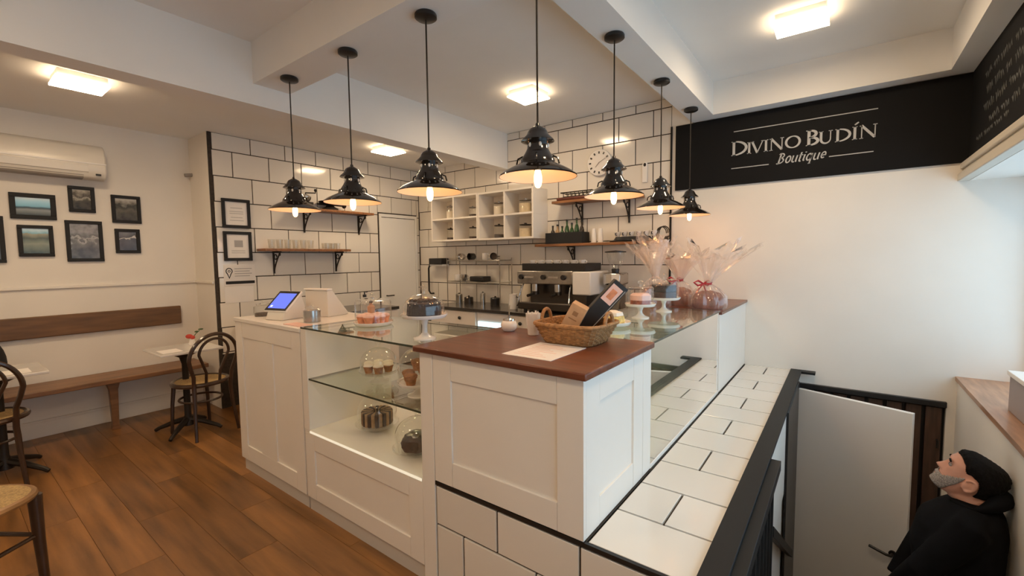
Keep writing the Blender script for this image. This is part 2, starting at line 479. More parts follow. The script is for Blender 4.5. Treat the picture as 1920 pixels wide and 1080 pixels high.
# tiled back wall (plane Y=YB); local x runs toward -X so that normals face the room
tile_field(wb, 1.36, 5.0, .62, ZC, 2.68, 1.54, .363, .2535, lambda u, v: basis((-1, 0, 0), (0, 0, 1), (0, -1, 0), (-u, YB + .008, v)))

# ------------------------------------------------------------------ tiled ledge beside the stairs
LZ = .515
m = MB(); m.box(-1.418, -.29, 1.318, 1.40, 0, LZ - .012); m.box(-.70, -.29, 1.40, YB, 0, LZ - .012)
ledge = struct('wall_ledge', m, 'grout')
m = MB(); m.box(-.29, -.27, 1.318, YB, -.12, LZ - .012); m.build('side_panel', 'wall', ledge)
m = MB(); m.box(-1.418, -.29, 1.3085, 1.322, LZ - .016, LZ + .001); m.build('edge_trim', 'black', ledge)
m = MB(); m.box(-.694, -.680, 1.325, YB, LZ - .004, LZ + .0015); m.build('joint_strip', 'grout', ledge)
for r in range(13):
    a, b = 1.322 + .2545 * r, min(1.322 + .2545 * (r + 1), YB)
    if b - a < .03: continue
    for (p, q) in ([(-.678, -.318)] if r % 2 == 0 else [(-.678, -.498), (-.498, -.318)]):
        o = child('tile', tile_mesh(q - p - G, b - a - G, .0121), ledge)
        o.matrix_local = basis((1, 0, 0), (0, 1, 0), (0, 0, 1), (p + G / 2, a + G / 2, LZ - .012))
zr = [LZ - .018, .318, .065, 0]
for r in range(3):
    offs = -.70 if r % 2 == 0 else -.515
    x = offs - .37 * 3
    while x < -.29:
        p, q = max(x, -1.416), min(x + .37, -.292)
        if q - p > .03:
            o = child('tile', tile_mesh(q - p - G, zr[r] - zr[r + 1] - G), ledge)
            o.matrix_local = basis((1, 0, 0), (0, 0, 1), (0, -1, 0), (p + G / 2, 1.318, zr[r + 1] + G / 2))
        x += .37

# ------------------------------------------------------------------ counters
def shaker(parent, fn, u0, u1, v0, v1, fw=.10, t=.020, gap=.0015, mid=None):
    """frame-and-panel door; fn(u, v, w)->world with w = outward depth"""
    def piece(nm, a, b, c, d, w0, w1, bev=.0012):
        vs = [fn(u, v, w) for w in (w0, w1) for v in (c, d) for u in (a, b)]
        mm = MB(); mm._add(vs, [(0, 2, 3, 1), (4, 5, 7, 6), (0, 1, 5, 4), (2, 6, 7, 3), (0, 4, 6, 2), (1, 3, 7, 5)])
        return mm.build(nm, 'cabinet', parent, bevel=bev)
    d = piece('panel', u0 + .01, u1 - .01, v0 + .01, v1 - .01, 0, t - .009)
    piece('stile', u0, u0 + fw, v0, v1, 0, t); piece('stile', u1 - fw, u1, v0, v1, 0, t)
    piece('rail', u0 + fw + gap, u1 - fw - gap, v1 - fw, v1, 0, t - .0006); piece('rail', u0 + fw + gap, u1 - fw - gap, v0, v0 + fw, 0, t - .0006)
    if mid: piece('stile', mid - fw / 2 - .055, mid + fw / 2 + .055, v0 + fw + gap, v1 - fw - gap, 0, t - .0006)
F0 = 1.3085
front = lambda u, v, w: (u, F0 + .02 - w, v)
side = lambda u, v, w: (-.684 - .02 + w, u, v)

# left cabinet
c1 = thing('counter_cabinet', 'white two-panel shaker cabinet at the left end of the front counter', 'cabinet', (-2.99, 1.62, 0))
m = MB(); m.box(-3.437, -2.545, F0 + .02, 1.93, .085, 1.075); m.build('body', 'cabinet', c1, bevel=.002)
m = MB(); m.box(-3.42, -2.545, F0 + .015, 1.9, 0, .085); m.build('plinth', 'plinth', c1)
m = MB(); m.box(-3.445, -2.535, F0 - .006, 1.94, 1.075, 1.10); m.build('top', 'cabinet_top', c1, bevel=.003)
shaker(c1, front, -3.437, -2.545, .088, 1.074, fw=.105, mid=-3.005)

def glass_box(mb, x0, x1, y0, y1, z0, z1):
    """sheet with clear faces (slot 0) and dark polished edges (slot 1)"""
    k = len(mb.f); mb.box(x0, x1, y0, y1, z0, z1)
    dims = (x1 - x0, y1 - y0, z1 - z0); thin = dims.index(min(dims))
    order = {0: (4, 5), 1: (2, 3), 2: (0, 1)}[thin]
    for i in range(6): mb.m[k + i] = 0 if i in order else 1
    return mb
# front display case
c2 = thing('display_case', 'open-fronted white display case with glass shelves full of cakes in the front counter', 'display case', (-2.0, 1.62, 0))
m = MB(); m.box(-2.53, -1.49, F0 + .02, 1.90, .085, .485); m.build('base', 'cabinet', c2, bevel=.002)
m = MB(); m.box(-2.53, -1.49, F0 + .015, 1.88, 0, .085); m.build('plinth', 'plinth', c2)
m = MB(); m.box(-2.53, -1.49, F0, 1.90, .485, .502); m.build('deck', 'cabinet_top', c2, bevel=.002)
m = MB(); m.box(-2.535, -2.475, F0, 1.90, .502, 1.10); m.build('side_panel', 'cabinet', c2, bevel=.002)
m = MB(); m.box(-1.50, -1.42, F0 - .001, 1.90, 0, 1.088); m.build('end_panel', 'cabinet', c2, bevel=.002)
shaker(c2, front, -2.528, -1.502, .088, .484, fw=.095)
m = MB(); glass_box(m, -2.475, -1.50, F0 + .006, 1.86, .800, .810); m.build('glass_shelf', ['shelfglass', 'glassedge'], c2, smooth=False)
m = MB(); glass_box(m, -2.53, -1.522, F0 - .002, 1.90, 1.100, 1.110); m.build('glass_top', ['shelfglass', 'glassedge'], c2, smooth=False)

m = MB(); m.box(-2.47, -1.505, F0 - .0035, F0 - .0003, .488, .500); m.build('edge_glow', 'edgeglow', c2)  # emissive strip added to draw the deck's bright front edge
# corner block
c3 = thing('counter_cabinet', 'square white shaker cabinet under the reddish wood worktop on the tiled ledge', 'cabinet', (-1.05, 1.62, LZ))
m = MB(); m.box(-1.416, -.704, F0 + .02, 1.93, LZ + .003, 1.088); m.build('body', 'cabinet', c3, bevel=.002)
shaker(c3, front, -1.416, -.684, LZ + .004, 1.088, fw=.105)
shaker(c3, side, F0 + .0205, 1.865, LZ + .004, 1.088, fw=.105)
m = MB(); m.box(-.704, -.684, 1.869, 1.965, LZ + .004, 1.088); m.build('end_stile', 'cabinet', c3, bevel=.0015)
m = MB(); m.box(-1.52, -.664, 1.285, 1.955, 1.0885, 1.115)
top1 = solo('worktop', m, 'topwood', 'glossy reddish brown wooden worktop on the corner of the counter', 'worktop', (-1.09, 1.62, 1.0885), bevel=.005)

# right display case
c4 = thing('display_case', 'glass-fronted display case above the tiled ledge in the right-hand counter', 'display case', (-.97, 2.65, LZ))
m = MB(); m.box(-1.30, -.684, 1.967, 3.36, LZ - .2, LZ + .022); m.build('base', 'cabinet', c4, bevel=.002)
m = MB(); m.box(-1.30, -.69, 3.31, 3.36, LZ + .022, 1.098); m.build('side_panel', 'cabinet', c4, bevel=.002)
m = MB(); m.box(-1.30, -1.28, 1.967, 3.31, LZ + .022, 1.098); m.build('back_panel', 'cabinet', c4, bevel=.002)
m = MB(); glass_box(m, -1.27, -.71, 1.97, 3.31, .835, .843); m.build('glass_shelf', ['shelfglass', 'glassedge'], c4, smooth=False)
m = MB(); glass_box(m, -.695, -.686, 1.967, 3.31, LZ + .022, 1.098); m.build('front_glass', ['caseglass', 'glassedge'], c4, smooth=False)
m = MB(); glass_box(m, -1.31, -.680, 1.957, 3.37, 1.100, 1.110); m.build('glass_top', ['shelfglass', 'glassedge'], c4, smooth=False)
# end cabinet against the back wall
c5 = thing('counter_cabinet', 'plain white cabinet with dark wood top between the glass case and the back wall', 'cabinet', (-.97, 3.9, LZ))
m = MB(); m.box(-1.30, -.684, 3.365, YB - .002, LZ + .003, 1.078); m.build('body', 'cabinet', c5, bevel=.002)
m = MB(); m.box(-1.31, -.672, 3.375, YB - .002, 1.078, 1.10); m.build('top', 'topwood', c5, bevel=.003)


# ------------------------------------------------------------------ lamps
def make_pendant(x, y, label):
    rim = 1.845
    t = thing('pendant_lamp', label, 'lamp', (x, y, rim - .04), 0, 'black pendant lamps over the counter')
    m = MB(); m.lathe([(0, ZB), (.052, ZB), (.056, ZB - .006), (.056, ZB - .020), (.048, ZB - .026), (.012, ZB - .030), (0, ZB - .030)], 28, x, y); m.build('canopy', 'black', t)
    m = MB(); m.tube([(x, y, ZB - .028), (x, y, rim + .20)], .0042, 8); m.build('cord', 'iron', t)
    # outer shade
    pr = [(.168, 0), (.1675, .006), (.150, .020), (.118, .038), (.088, .052), (.076, .060), (.074, .070), (.068, .082), (.054, .104), (.046, .120), (.044, .150)]
    m = MB(); m.lathe(pr, 40, x, y, rim); sh = m.build('shade', 'blackgloss', t)
    m = MB(); m.lathe([(.1665, .001), (.148, .017), (.116, .034), (.086, .048), (.066, .062), (.030, .070), (0, .072)], 40, x, y, rim); m.build('shade_lining', 'shade_white', t)
    m = MB(); m.lathe([(.044, .150), (.060, .149), (.072, .152), (.069, .158), (.048, .178), (.043, .190), (.036, .202), (.020, .212), (.010, .218), (.008, .228), (0, .229)], 32, x, y, rim); m.build('cap', 'blackgloss', t)
    for k in range(6):      # vent holes in the neck seen as pale slots
        a = k * PI / 3 + .3
        m = MB(); m.ell(x + .0445 * math.cos(a), y + .0445 * math.sin(a), rim + .132, .0065, .0065, .010, 8, 6); m.build('vent', 'ventpale', t)
    for k in range(4):
        a = k * PI / 2 + .5
        m = MB(); m.tube([(x + .064 * math.cos(a), y + .064 * math.sin(a), rim + .09), (x + .086 * math.cos(a), y + .086 * math.sin(a), rim + .080), (x + .092 * math.cos(a), y + .092 * math.sin(a), rim + .056)], .004, 6); m.build('strut', 'blackgloss', t)
    m = MB(); m.cyl(.017, rim + .030, rim + .072, 16, x, y); m.build('socket', 'black', t)
    m = MB(); m.lathe([(0, -.046), (.007, -.044), (.0135, -.036), (.0172, -.018), (.0172, .004), (.013, .024), (.011, .036)], 20, x, y, rim); m.build('bulb', 'bulbglow', t)
    ld = bpy.data.lights.new('bulb_light', 'POINT'); ld.energy = PENDANT_WATT; ld.color = (1.0, .38, .125); ld.shadow_soft_size = .03
    lo = bpy.data.objects.new('bulb_light', ld); C.objects.link(lo); lo.parent = t; lo.location = (0, 0, -.035)
    return t
PEND = [(-3.055, 1.58, 'black pendant lamp farthest left over the front counter'), (-2.40, 1.60, 'black pendant lamp second from the left, beside the leftmost lamp'),
        (-1.737, 1.615, 'black pendant lamp above the chocolate cake on the glass case'), (-1.066, 1.62, 'largest-looking black pendant lamp, hanging over the wooden worktop corner'),
        (-1.066, 2.41, 'black pendant lamp in front of the wall clock'), (-1.066, 3.22, 'black pendant lamp just left of the dark shop sign'),
        (-1.066, 3.975, 'smallest-looking black pendant lamp, below the left end of the shop sign')]
for x, y, l in PEND: make_pendant(x, y, l)

def ceiling_lamp(x, y, z, w, d, label):
    t = thing('ceiling_lamp', label, 'lamp', (x, y, z), 0, 'square ceiling lamps')
    m = MB(); m.box(x - w / 2 + .01, x + w / 2 - .01, y - d / 2 + .01, y + d / 2 - .01, z - .045, z); m.build('housing', 'white', t, bevel=.003)
    m = MB(); m.box(x - w / 2, x + w / 2, y - d / 2, y + d / 2, z - .058, z - .045); m.m[0] = 0; m.m[1:] = [1] * 5; m.build('diffuser', ['panelglow', 'panelside'], t, smooth=False)
ceiling_lamp(-4.23, .73, ZLOW, .26, .27, 'bright square ceiling lamp above the photo wall')
ceiling_lamp(-4.17, 3.26, ZLOW, .27, .27, 'bright square ceiling lamp near the tiled side wall')
ceiling_lamp(-2.36, 3.44, ZC, .28, .28, 'bright square ceiling lamp in front of the tiled back wall')
ceiling_lamp(-.26, 3.46, ZC, .29, .24, 'bright square ceiling lamp above the shop sign')
ceiling_lamp(-2.1, -.3, ZC, .28, .28, 'added unseen ceiling lamp behind the viewer over the cafe floor')  # added out of view to brighten the front counter
ceiling_lamp(.12, -.25, ZC, .28, .28, 'added unseen ceiling lamp straight behind the viewer')  # added unseen, throws frontal light on lower door and corner block
ceiling_lamp(.10, 1.55, ZC, .28, .28, 'added unseen ceiling lamp over the stairs')  # added above the frame to light ledge, block side and door
ceiling_lamp(-4.23, -1.1, ZLOW, .26, .27, 'added unseen ceiling lamp behind the viewer above the bench')  # added out of view for more light on the left wall

# ------------------------------------------------------------------ shop sign
SY = YB - .016
sg = thing('shop_sign', 'wide black shop sign with pale lettering and thin rules on the back wall', 'sign', (-.32, YB - .01, 2.13))
m = MB(); m.box(-1.318, XR - .004, SY, YB - .001, 2.128, 2.735); m.build('board', 'sign', sg)
def ribbon(mb, pts, w, fn, d=.003):
    """flat stroke; pts 2D, w width or list"""
    n = len(pts); ws = w if isinstance(w, (list, tuple)) else [w] * n
    P = [Vector(p) for p in pts]; L = []; R = []
    for i in range(n):
        a = P[i] - P[i - 1] if i > 0 else P[1] - P[0]
        b = P[i + 1] - P[i] if i < n - 1 else a
        t = (a.normalized() + b.normalized()); t = t.normalized() if t.length > 1e-6 else a.normalized()
        nn = Vector((-t.y, t.x)); c = max(.5, nn.dot(Vector((-b.y, b.x)).normalized()))
        L.append(P[i] + nn * (ws[i] / 2 / c)); R.append(P[i] - nn * (ws[i] / 2 / c))
    vs = [fn(p.x, p.y, 0) for p in L] + [fn(p.x, p.y, 0) for p in R] + [fn(p.x, p.y, d) for p in L] + [fn(p.x, p.y, d) for p in R]
    fs = []
    for i in range(n - 1):
        fs += [(2 * n + i, 2 * n + i + 1, 3 * n + i + 1, 3 * n + i), (i, i + 1, 2 * n + i + 1, 2 * n + i), (n + i, n + i + 1, 3 * n + i + 1, 3 * n + i)]
    fs += [(0, n, 3 * n, 2 * n), (n - 1, 2 * n - 1, 4 * n - 1, 3 * n - 1)]
    mb._add(vs, fs)
def arc(cx, cy, rx, ry, a0, a1, n=14): return [(cx + rx * math.cos(math.radians(a0 + (a1 - a0) * i / n)), cy + ry * math.sin(math.radians(a0 + (a1 - a0) * i / n))) for i in range(n + 1)]
K, H = .17, .07       # thick and thin strokes, in units of the letter height
def serif_letter(ch, w):
    """strokes of a roman capital; x 0..w, y 0..1"""
    sf = lambda x, y, s=.12: ([(x - s, y), (x + s, y)], .055)
    if ch == 'I' or ch == 'Í':
        o = [([(w / 2, 0), (w / 2, 1)], K), sf(w / 2, .027, .16), sf(w / 2, .973, .16)]
        if ch == 'Í': o.append(([(w / 2 - .02, 1.12), (w / 2 + .22, 1.30)], .10))
        return o
    if ch == 'D':
        n = 16; a = arc(.16, .5, w - .24, .47, 90, -90, n)
        return [([(.16, 0), (.16, 1)], K), (a, [H + (K - H) * math.sin(PI * i / n) for i in range(n + 1)]), ([(0, .027), (.3, .027)], .055), ([(0, .973), (.3, .973)], .055)]
    if ch == 'V': return [([(.08, 1), (w / 2, 0)], K), ([(w - .07, 1), (w / 2, 0)], H), sf(.10, .973, .13), sf(w - .08, .973, .12)]
    if ch == 'N': return [([(.14, 0), (.14, 1)], H), ([(w - .12, 0), (w - .12, 1)], H), ([(.12, 1), (w - .13, .02)], K), sf(.12, .027, .12), sf(w - .12, .973, .13), ([(.0, .973), (.16, .973)], .055)]
    if ch == 'O':
        n = 30; a = arc(w / 2, .5, w / 2 - .07, .46, 0, 360, n)
        return [(a, [H + (K - H) * abs(math.cos(2 * PI * i / n)) for i in range(n + 1)])]
    if ch == 'B':
        n = 12; a = arc(.16, .745, w * .56, .225, 90, -90, n); b = arc(.16, .275, w * .70, .245, 90, -90, n)
        ws = [H + (K - H) * math.sin(PI * i / n) for i in range(n + 1)]
        return [([(.16, 0), (.16, 1)], K), (a, ws), (b, ws), ([(0, .027), (.3, .027)], .055), ([(0, .973), (.3, .973)], .055)]
    if ch == 'U':
        a = arc(w / 2, .36, w / 2 - .15, .33, 180, 360, 14)
        return [([(.15, 1), (.15, .36)], K), (a, [K + (H - K) * i / 14 for i in range(15)]), ([(w - .15, .36), (w - .15, 1)], H), sf(.15, .973, .15), sf(w - .15, .973, .13)]
    return []
def put_letter(ch, x0, x1, z0, h):
    mm = MB(); fn = lambda u, v, d: (x0 + u * h, SY - .0005 - d, z0 + v * h)
    for p, w in serif_letter(ch, (x1 - x0) / h): ribbon(mm, p, w, fn)
    mm.build('letter', 'letter', sg, smooth=False)
for ch, a, b, big in [('D', -.828, -.700, 1), ('I', -.700, -.672, 0), ('V', -.672, -.575, 0), ('I', -.572, -.544, 0), ('N', -.532, -.428, 0), ('O', -.418, -.308, 0),
                      ('B', -.272, -.186, 1), ('U', -.186, -.094, 0), ('D', -.079, .022, 0), ('Í', .030, .058, 0), ('N', .072, .178, 0)]:
    put_letter(ch, a, b, 2.384, .124 if big else .100)
for a, b, z in [(-.812, .178, 2.594), (-.826, -.534, 2.273), (-.114, .162, 2.278)]:
    m = MB(); m.box(a, b, SY - .003, SY - .0005, z - .0035, z + .0035); m.build('rule', 'letter', sg)
# script word below
def script_letter(ch):
    if ch == 'B': return [([(.10, 0), (.10, 1.35)], .16), (arc(.10, 1.05, .42, .30, 95, -90, 12), .11), (arc(.10, .38, .50, .37, 90, -95, 12), .12), ([(-.12, 1.22), (-.02, 1.36), (.12, 1.38)], .09), ([(-.15, .05), (-.02, -.03), (.12, 0)], .09)], .80
    if ch == 'o': return [(arc(.32, .45, .25, .43, 0, 360, 20), .13)], .68
    if ch == 'u': return [([(.10, .88), (.10, .30)] + arc(.30, .28, .20, .26, 180, 300, 6), .13), ([(.56, .88), (.56, .1), (.66, .03)], .14), ([(0, .80), (.10, .88)], .07)], .74
    if ch == 't': return [([(.18, 1.2), (.18, .2)] + arc(.32, .18, .14, .16, 180, 300, 5), .14), ([(.02, .84), (.42, .84)], .09)], .46
    if ch == 'i': return [([(.14, .86), (.14, .15), (.26, .03)], .14), ([(.17, 1.08), (.19, 1.20)], .14), ([(.02, .78), (.14, .86)], .07)], .36
    if ch == 'q': return [(arc(.32, .45, .25, .42, 0, 360, 20), .13), ([(.58, .90), (.58, -.42)], .14), ([(.44, -.42), (.72, -.40)], .07)], .76
    if ch == 'e': return [([(.10, .46), (.52, .50)] + arc(.32, .50, .22, .38, 0, 310, 18), .12)], .62
    return [], .4
px_ = -.470
for ch in 'Boutique':
    stks, adv = script_letter(ch); mm = MB(); h = .0600; x0 = px_
    fn = lambda u, v, d: (x0 + (u + v * .30) * h, SY - .0005 - d, 2.268 + v * h)
    for p, w in stks: ribbon(mm, p, w * 1.22, fn)
    mm.build('letter', 'letter', sg, smooth=False); px_ += (adv + .045) * h

# chalkboard on the right wall with smudged chalk lines, moulding below
cb = thing('chalkboard', 'dark chalkboard with smudged chalk writing high on the right wall', 'chalkboard', (XR, 2.2, 2.13))
m = MB(); m.box(XR - .012, XR - .001, -.2, YB - .018, 2.128, 2.735); m.build('board', 'sign', cb)
rr = random.Random(3)
for (z, y0, y1, hh) in [(2.60, 2.6, 4.05, .035), (2.50, 2.4, 4.0, .04), (2.40, 2.7, 4.05, .04), (2.30, 3.2, 3.9, .035), (2.24, 3.5, 4.2, .02)]:
    m = MB(); fn = lambda u, v, d: (XR - .0125 - d, u, v)
    y = y1
    while y > y0:
        n = rr.randint(3, 6); pts = []
        for i in range(n * 3):
            pts.append((y, z + hh * (.5 * math.sin(i * 2.1 + rr.random()) + .25 * rr.uniform(-1, 1)))); y -= rr.uniform(.008, .018)
        ribbon(m, pts, .010, fn, .0006); y -= rr.uniform(.02, .05)
    m.build('chalk_line', 'chalk', cb, smooth=False)
m = MB(); m.box(XR - .05, XR, -.2, YB - .001, 2.085, 2.126); m.box(XR - .035, XR, -.2, YB - .001, 2.055, 2.085); m.box(XR - .06, XR, -.2, YB - .001, 2.00, 2.055)
struct('trim_3', m, 'moulding', bevel=.006)

# ------------------------------------------------------------------ railing by the stairs
rl = thing('stair_railing', 'black metal railing with flat cap along the tiled ledge over the stairs', 'railing', (-.27, 1.4, 0))
m = MB(); m.box(-.326, -.246, .9, YB - .02, LZ - .004, LZ + .014); m.box(-.246, -.15, YB - .10, YB - .02, LZ - .004, LZ + .014); m.build('cap', 'rail', rl, bevel=.002)
m = MB(); m.box(-.25, -.206, 1.25, 2.42, .462, .510); m.build('side_bar', 'rail', rl, bevel=.002)
for k in range(12):
    yy = 1.18 + k * .105
    m = MB(); m.box(-.243, -.225, yy, yy + .018, -.35, .455); m.build('baluster', 'rail', rl, bevel=.0015)
m = MB(); m.box(-.25, -.218, 1.1, 2.45, -.38, -.35); m.build('bottom_bar', 'rail', rl)
a0, a1 = Vector((-.235, 2.40, .13)), Vector((-.235, 3.70, -.72))
m = MB(); m.prism([(a0.y, a0.z), (a1.y, a1.z), (a1.y, a1.z + .055), (a0.y, a0.z + .055)], lambda u, v, w: (w, u, v), -.262, -.225); m.build('sloping_handrail', 'rail', rl, bevel=.002)
m = MB(); m.box(-.269, -.255, 3.42, 4.34, ZF, .44)
solo('door_jamb', m, 'black', 'tall black jamb panel left of the white door below the railing', 'panel', (-.262, 3.9, ZF))
# door on the lower landing, standing ajar
ang = math.atan2(4.08 - 4.335, .43 + .262)
dr = tag(bpy.data.objects.new('door_1', None), 'white flush door standing ajar on the lower landing', None, None, 'structure'); C.objects.link(dr); dr.location = (-.252, 4.335, ZF); dr.rotation_euler = (0, 0, ang)
m = MB(); m.box(0, .735, -.04, 0, .01, 2.07); m.build('leaf', 'doorwhite', dr, world=False, bevel=.003)
m = MB(); m.cyl(.024, 0, .012, 20, M=Matrix.Translation((.665, -.04, 1.02)) @ Matrix.Rotation(PI / 2, 4, 'X')); m.build('handle_rose', 'black', dr, world=False)
m = MB(); m.tube([(.665, -.045, 1.02), (.665, -.085, 1.02), (.64, -.095, 1.022), (.54, -.095, 1.035)], .010, 10); m.build('handle', 'black', dr, world=False)
m = MB(); m.box(-.26, .64, YB - .03, YB + .06, .375, .415); struct('trim_4', m, 'black', bevel=.003)
gd = tag(bpy.data.objects.new('door_2', None), 'dark brown boarded door behind the white door', None, None, 'structure'); C.objects.link(gd); gd.location = (.2, YB + .04, ZF)
m = MB(); m.box(-.26, .64, YB + .05, YB + .09, ZF, .375); m.build('backing', 'black', gd)
xx = -.25
while xx < .60:
    m = MB(); m.box(xx, min(xx + .088, .638), YB + .015, YB + .05, ZF + .01, .36); m.build('board', 'darkdoor', gd, bevel=.004); xx += .112
m = MB(); m.tube([(.60, YB - .0, .12), (.60, YB - .03, .12), (.60, YB - .03, .07)], .008, 8); m.build('latch', 'black', gd)
# white box on the window seat, shade of its sides painted as mauve colour
wx = thing('storage_box', 'white box with shade-coloured sides standing on the window seat at the right edge', 'box', (1.0, 3.2, .61))
m = MB(); m.box(.775, 1.015, 2.6, 3.63, .611, .81); m.build('body', 'boxshade', wx, bevel=.003)
m = MB(); m.box(.765, 1.02, 2.59, 3.64, .81, .835); m.build('lid', 'white', wx, bevel=.003)

# ------------------------------------------------------------------ seating corner
ac = thing('air_conditioner', 'long cream wall air conditioner above the photographs', 'air conditioner', (XL, .6, 2.23))
prof = [(0, .02), (.10, 0), (.165, .015), (.195, .06), (.20, .11), (.195, .20), (.17, .27), (.12, .305), (0, .31)]
m = MB(); m.prism(prof, lambda u, v, w: (XL + .001 + u, w, 2.23 + v), .19, 1.05); m.build('body', 'acwhite', ac, bevel=.012)
m = MB(); m.prism([(.196, .055), (.203, .06), (.208, .115), (.203, .12)], lambda u, v, w: (XL + u, w, 2.23 + v), .20, .93); m.build('air_flap', 'acwhite', ac, bevel=.002)
m = MB(); m.prism([(.196, .128), (.206, .131), (.206, .140), (.196, .143)], lambda u, v, w: (XL + u, w, 2.23 + v), .19, 1.048); m.build('seam_strip', 'white', ac)
m = MB(); m.prism([(.10, -.001), (.160, .010), (.180, .035), (.10, .01)], lambda u, v, w: (XL + u, w, 2.23 + v), .23, .90); m.build('outlet', 'acgrey', ac)
m = MB(); m.box(XL + .190, XL + .200, .975, 1.01, 2.265, 2.28); m.build('indicator', 'black', ac)

photo_mat('photo_sky', [(0, (.05, .06, .06)), (.30, (.30, .33, .33)), (.42, (.03, .06, .08)), (.50, (.25, .55, .75)), (.75, (.42, .75, .95)), (1, (.75, .9, 1.0))], 12, 2, .12)
photo_mat('photo_hill', [(0, (.05, .07, .05)), (.35, (.28, .30, .20)), (.6, (.10, .12, .08)), (.76, (.35, .33, .22)), (.80, (.25, .5, .6)), (1, (.75, .92, 1.0))], 14, 2, .3)
photo_mat('photo_dark1', [(0, (.02, .02, .02)), (.35, (.10, .09, .07)), (.5, (.40, .38, .32)), (.62, (.07, .06, .05)), (1, (.45, .42, .36))], 16, 2, 1.3)
photo_mat('photo_dark2', [(0, (.05, .05, .05)), (.4, (.16, .16, .15)), (.52, (.45, .44, .42)), (.6, (.12, .12, .12)), (1, (.35, .35, .36))], 13, 2, 1.5)
photo_mat('photo_dark3', [(0, (.04, .035, .03)), (.4, (.14, .13, .10)), (.6, (.05, .05, .04)), (.8, (.30, .28, .24)), (1, (.5, .48, .44))], 15, 2, 1.0)
photo_mat('photo_dark4', [(0, (.03, .03, .035)), (.42, (.08, .08, .09)), (.5, (.75, .73, .70)), (.58, (.06, .06, .06)), (1, (.20, .20, .21))], 11, 2, 1.4)
def wall_frame(X, y0, y1, z0, z1, pic, label, bw=.028, group='framed pictures'):
    t = thing('picture_frame', label, 'picture', (X, (y0 + y1) / 2, z0), 0, group)
    d = .022
    for a, b, c, e in ((y0, y1, z1 - bw, z1), (y0, y1, z0, z0 + bw), (y0, y0 + bw, z0 + bw, z1 - bw), (y1 - bw, y1, z0 + bw, z1 - bw)):
        m = MB(); m.box(X + .001, X + d, a, b, c, e); m.build('frame_side', 'blackmatte', t, bevel=.003)
    m = MB(); m.box(X + .001, X + .010, y0 + bw, y1 - bw, z0 + bw, z1 - bw); m.build('picture', pic, t, smooth=False)
    return t
wall_frame(XL, .465, .735, 1.87, 2.085, 'photo_sky', 'framed wide photograph of a blue sky on the left wall', .034)
wall_frame(XL, .815, .990, 1.95, 2.18, 'photo_dark1', 'small dark framed photograph highest on the left wall')
wall_frame(XL, 1.10, 1.315, 1.87, 2.13, 'photo_dark3', 'dark framed photograph at the upper right of the photo wall')
wall_frame(XL, .495, .705, 1.555, 1.82, 'photo_hill', 'framed green hillside photograph below the sky photograph')
wall_frame(XL, .78, 1.025, 1.51, 1.875, 'photo_dark2', 'largest framed grey photograph in the middle of the photo wall')
wall_frame(XL, 1.11, 1.295, 1.585, 1.815, 'photo_dark4', 'smallest framed photograph at the lower right of the photo wall')
wall_frame(XL, .16, .425, 1.505, 1.885, 'photo_dark3', 'framed photograph cut by the left edge of the view')

cam = thing('security_camera', 'small white security camera beside the tiled pillar', 'camera', (XL, 1.70, 2.36))
m = MB(); m.cyl(.022, 0, .012, 16, M=Matrix.Translation((XL + .001, 1.735, 2.395)) @ Matrix.Rotation(PI / 2, 4, 'Y')); m.build('mount', 'white', cam)
m = MB(); m.tube([(XL + .01, 1.735, 2.395), (XL + .05, 1.725, 2.39), (XL + .06, 1.70, 2.385)], .008, 8); m.build('arm', 'acgrey', cam)
m = MB(); m.cyl(.018, -.06, .02, 14, M=Matrix.Translation((XL + .06, 1.70, 2.385)) @ Matrix.Rotation(PI / 2 + .2, 4, 'X')); m.build('body', 'acgrey', cam)

# bench with back board
bn = thing('bench', 'long narrow wooden wall bench beneath the photographs', 'bench', (-5.28, .4, 0))
m = MB(); m.box(XL + .01, -5.09, YF + .3, 1.68, .435, .475); m.build('seat', 'benchwood', bn, bevel=.006)
for yy in (-1.2, -.15, .965):
    m = MB(); m.prism([(-.05, .435), (.05, .435), (.03, .36), (.022, .05), (.032, .0), (-.032, .0), (-.022, .05), (-.03, .36)], lambda u, v, w: (w, yy + u, v), -5.24, -5.18); m.build('leg', 'benchwood', bn, bevel=.004)
m = MB(); m.box(XL + .002, XL + .035, YF + .3, 1.585, .862, 1.045)
solo('bench_back_board', m, 'backwood', 'long brown padded back board fixed to the wall above the bench', 'board', (XL, .3, .862), bevel=.008)

def cafe_table(x, y, label, z=.74, w=.47, d=.46):
    t = thing('cafe_table', label, 'table', (x, y, 0), 0, 'small pale cafe tables')
    m = MB(); m.box(x - w / 2, x + w / 2, y - d / 2, y + d / 2, z - .02, z); m.build('tabletop', 'marble', t, bevel=.004)
    m = MB(); m.lathe([(.0, .05), (.05, .05), (.04, .10), (.026, .14), (.024, .60), (.04, .66), (.11, .70), (.11, z - .02), (0, z - .02)], 20, x, y); m.build('column', 'iron', t)
    for k in range(4):
        a = PI / 4 + k * PI / 2; c, s_ = math.cos(a), math.sin(a)
        m = MB(); m.tube([(x + c * .02, y + s_ * .02, .10), (x + c * .12, y + s_ * .12, .075), (x + c * .24, y + s_ * .24, .03), (x + c * .27, y + s_ * .27, .012)], [.026, .022, .016, .014], 8); m.build('foot', 'iron', t)
cafe_table(-4.63, 1.345, 'small white cafe table beside the tiled pillar')
cafe_table(-4.71, .27, 'small white cafe table at the left edge of the view')

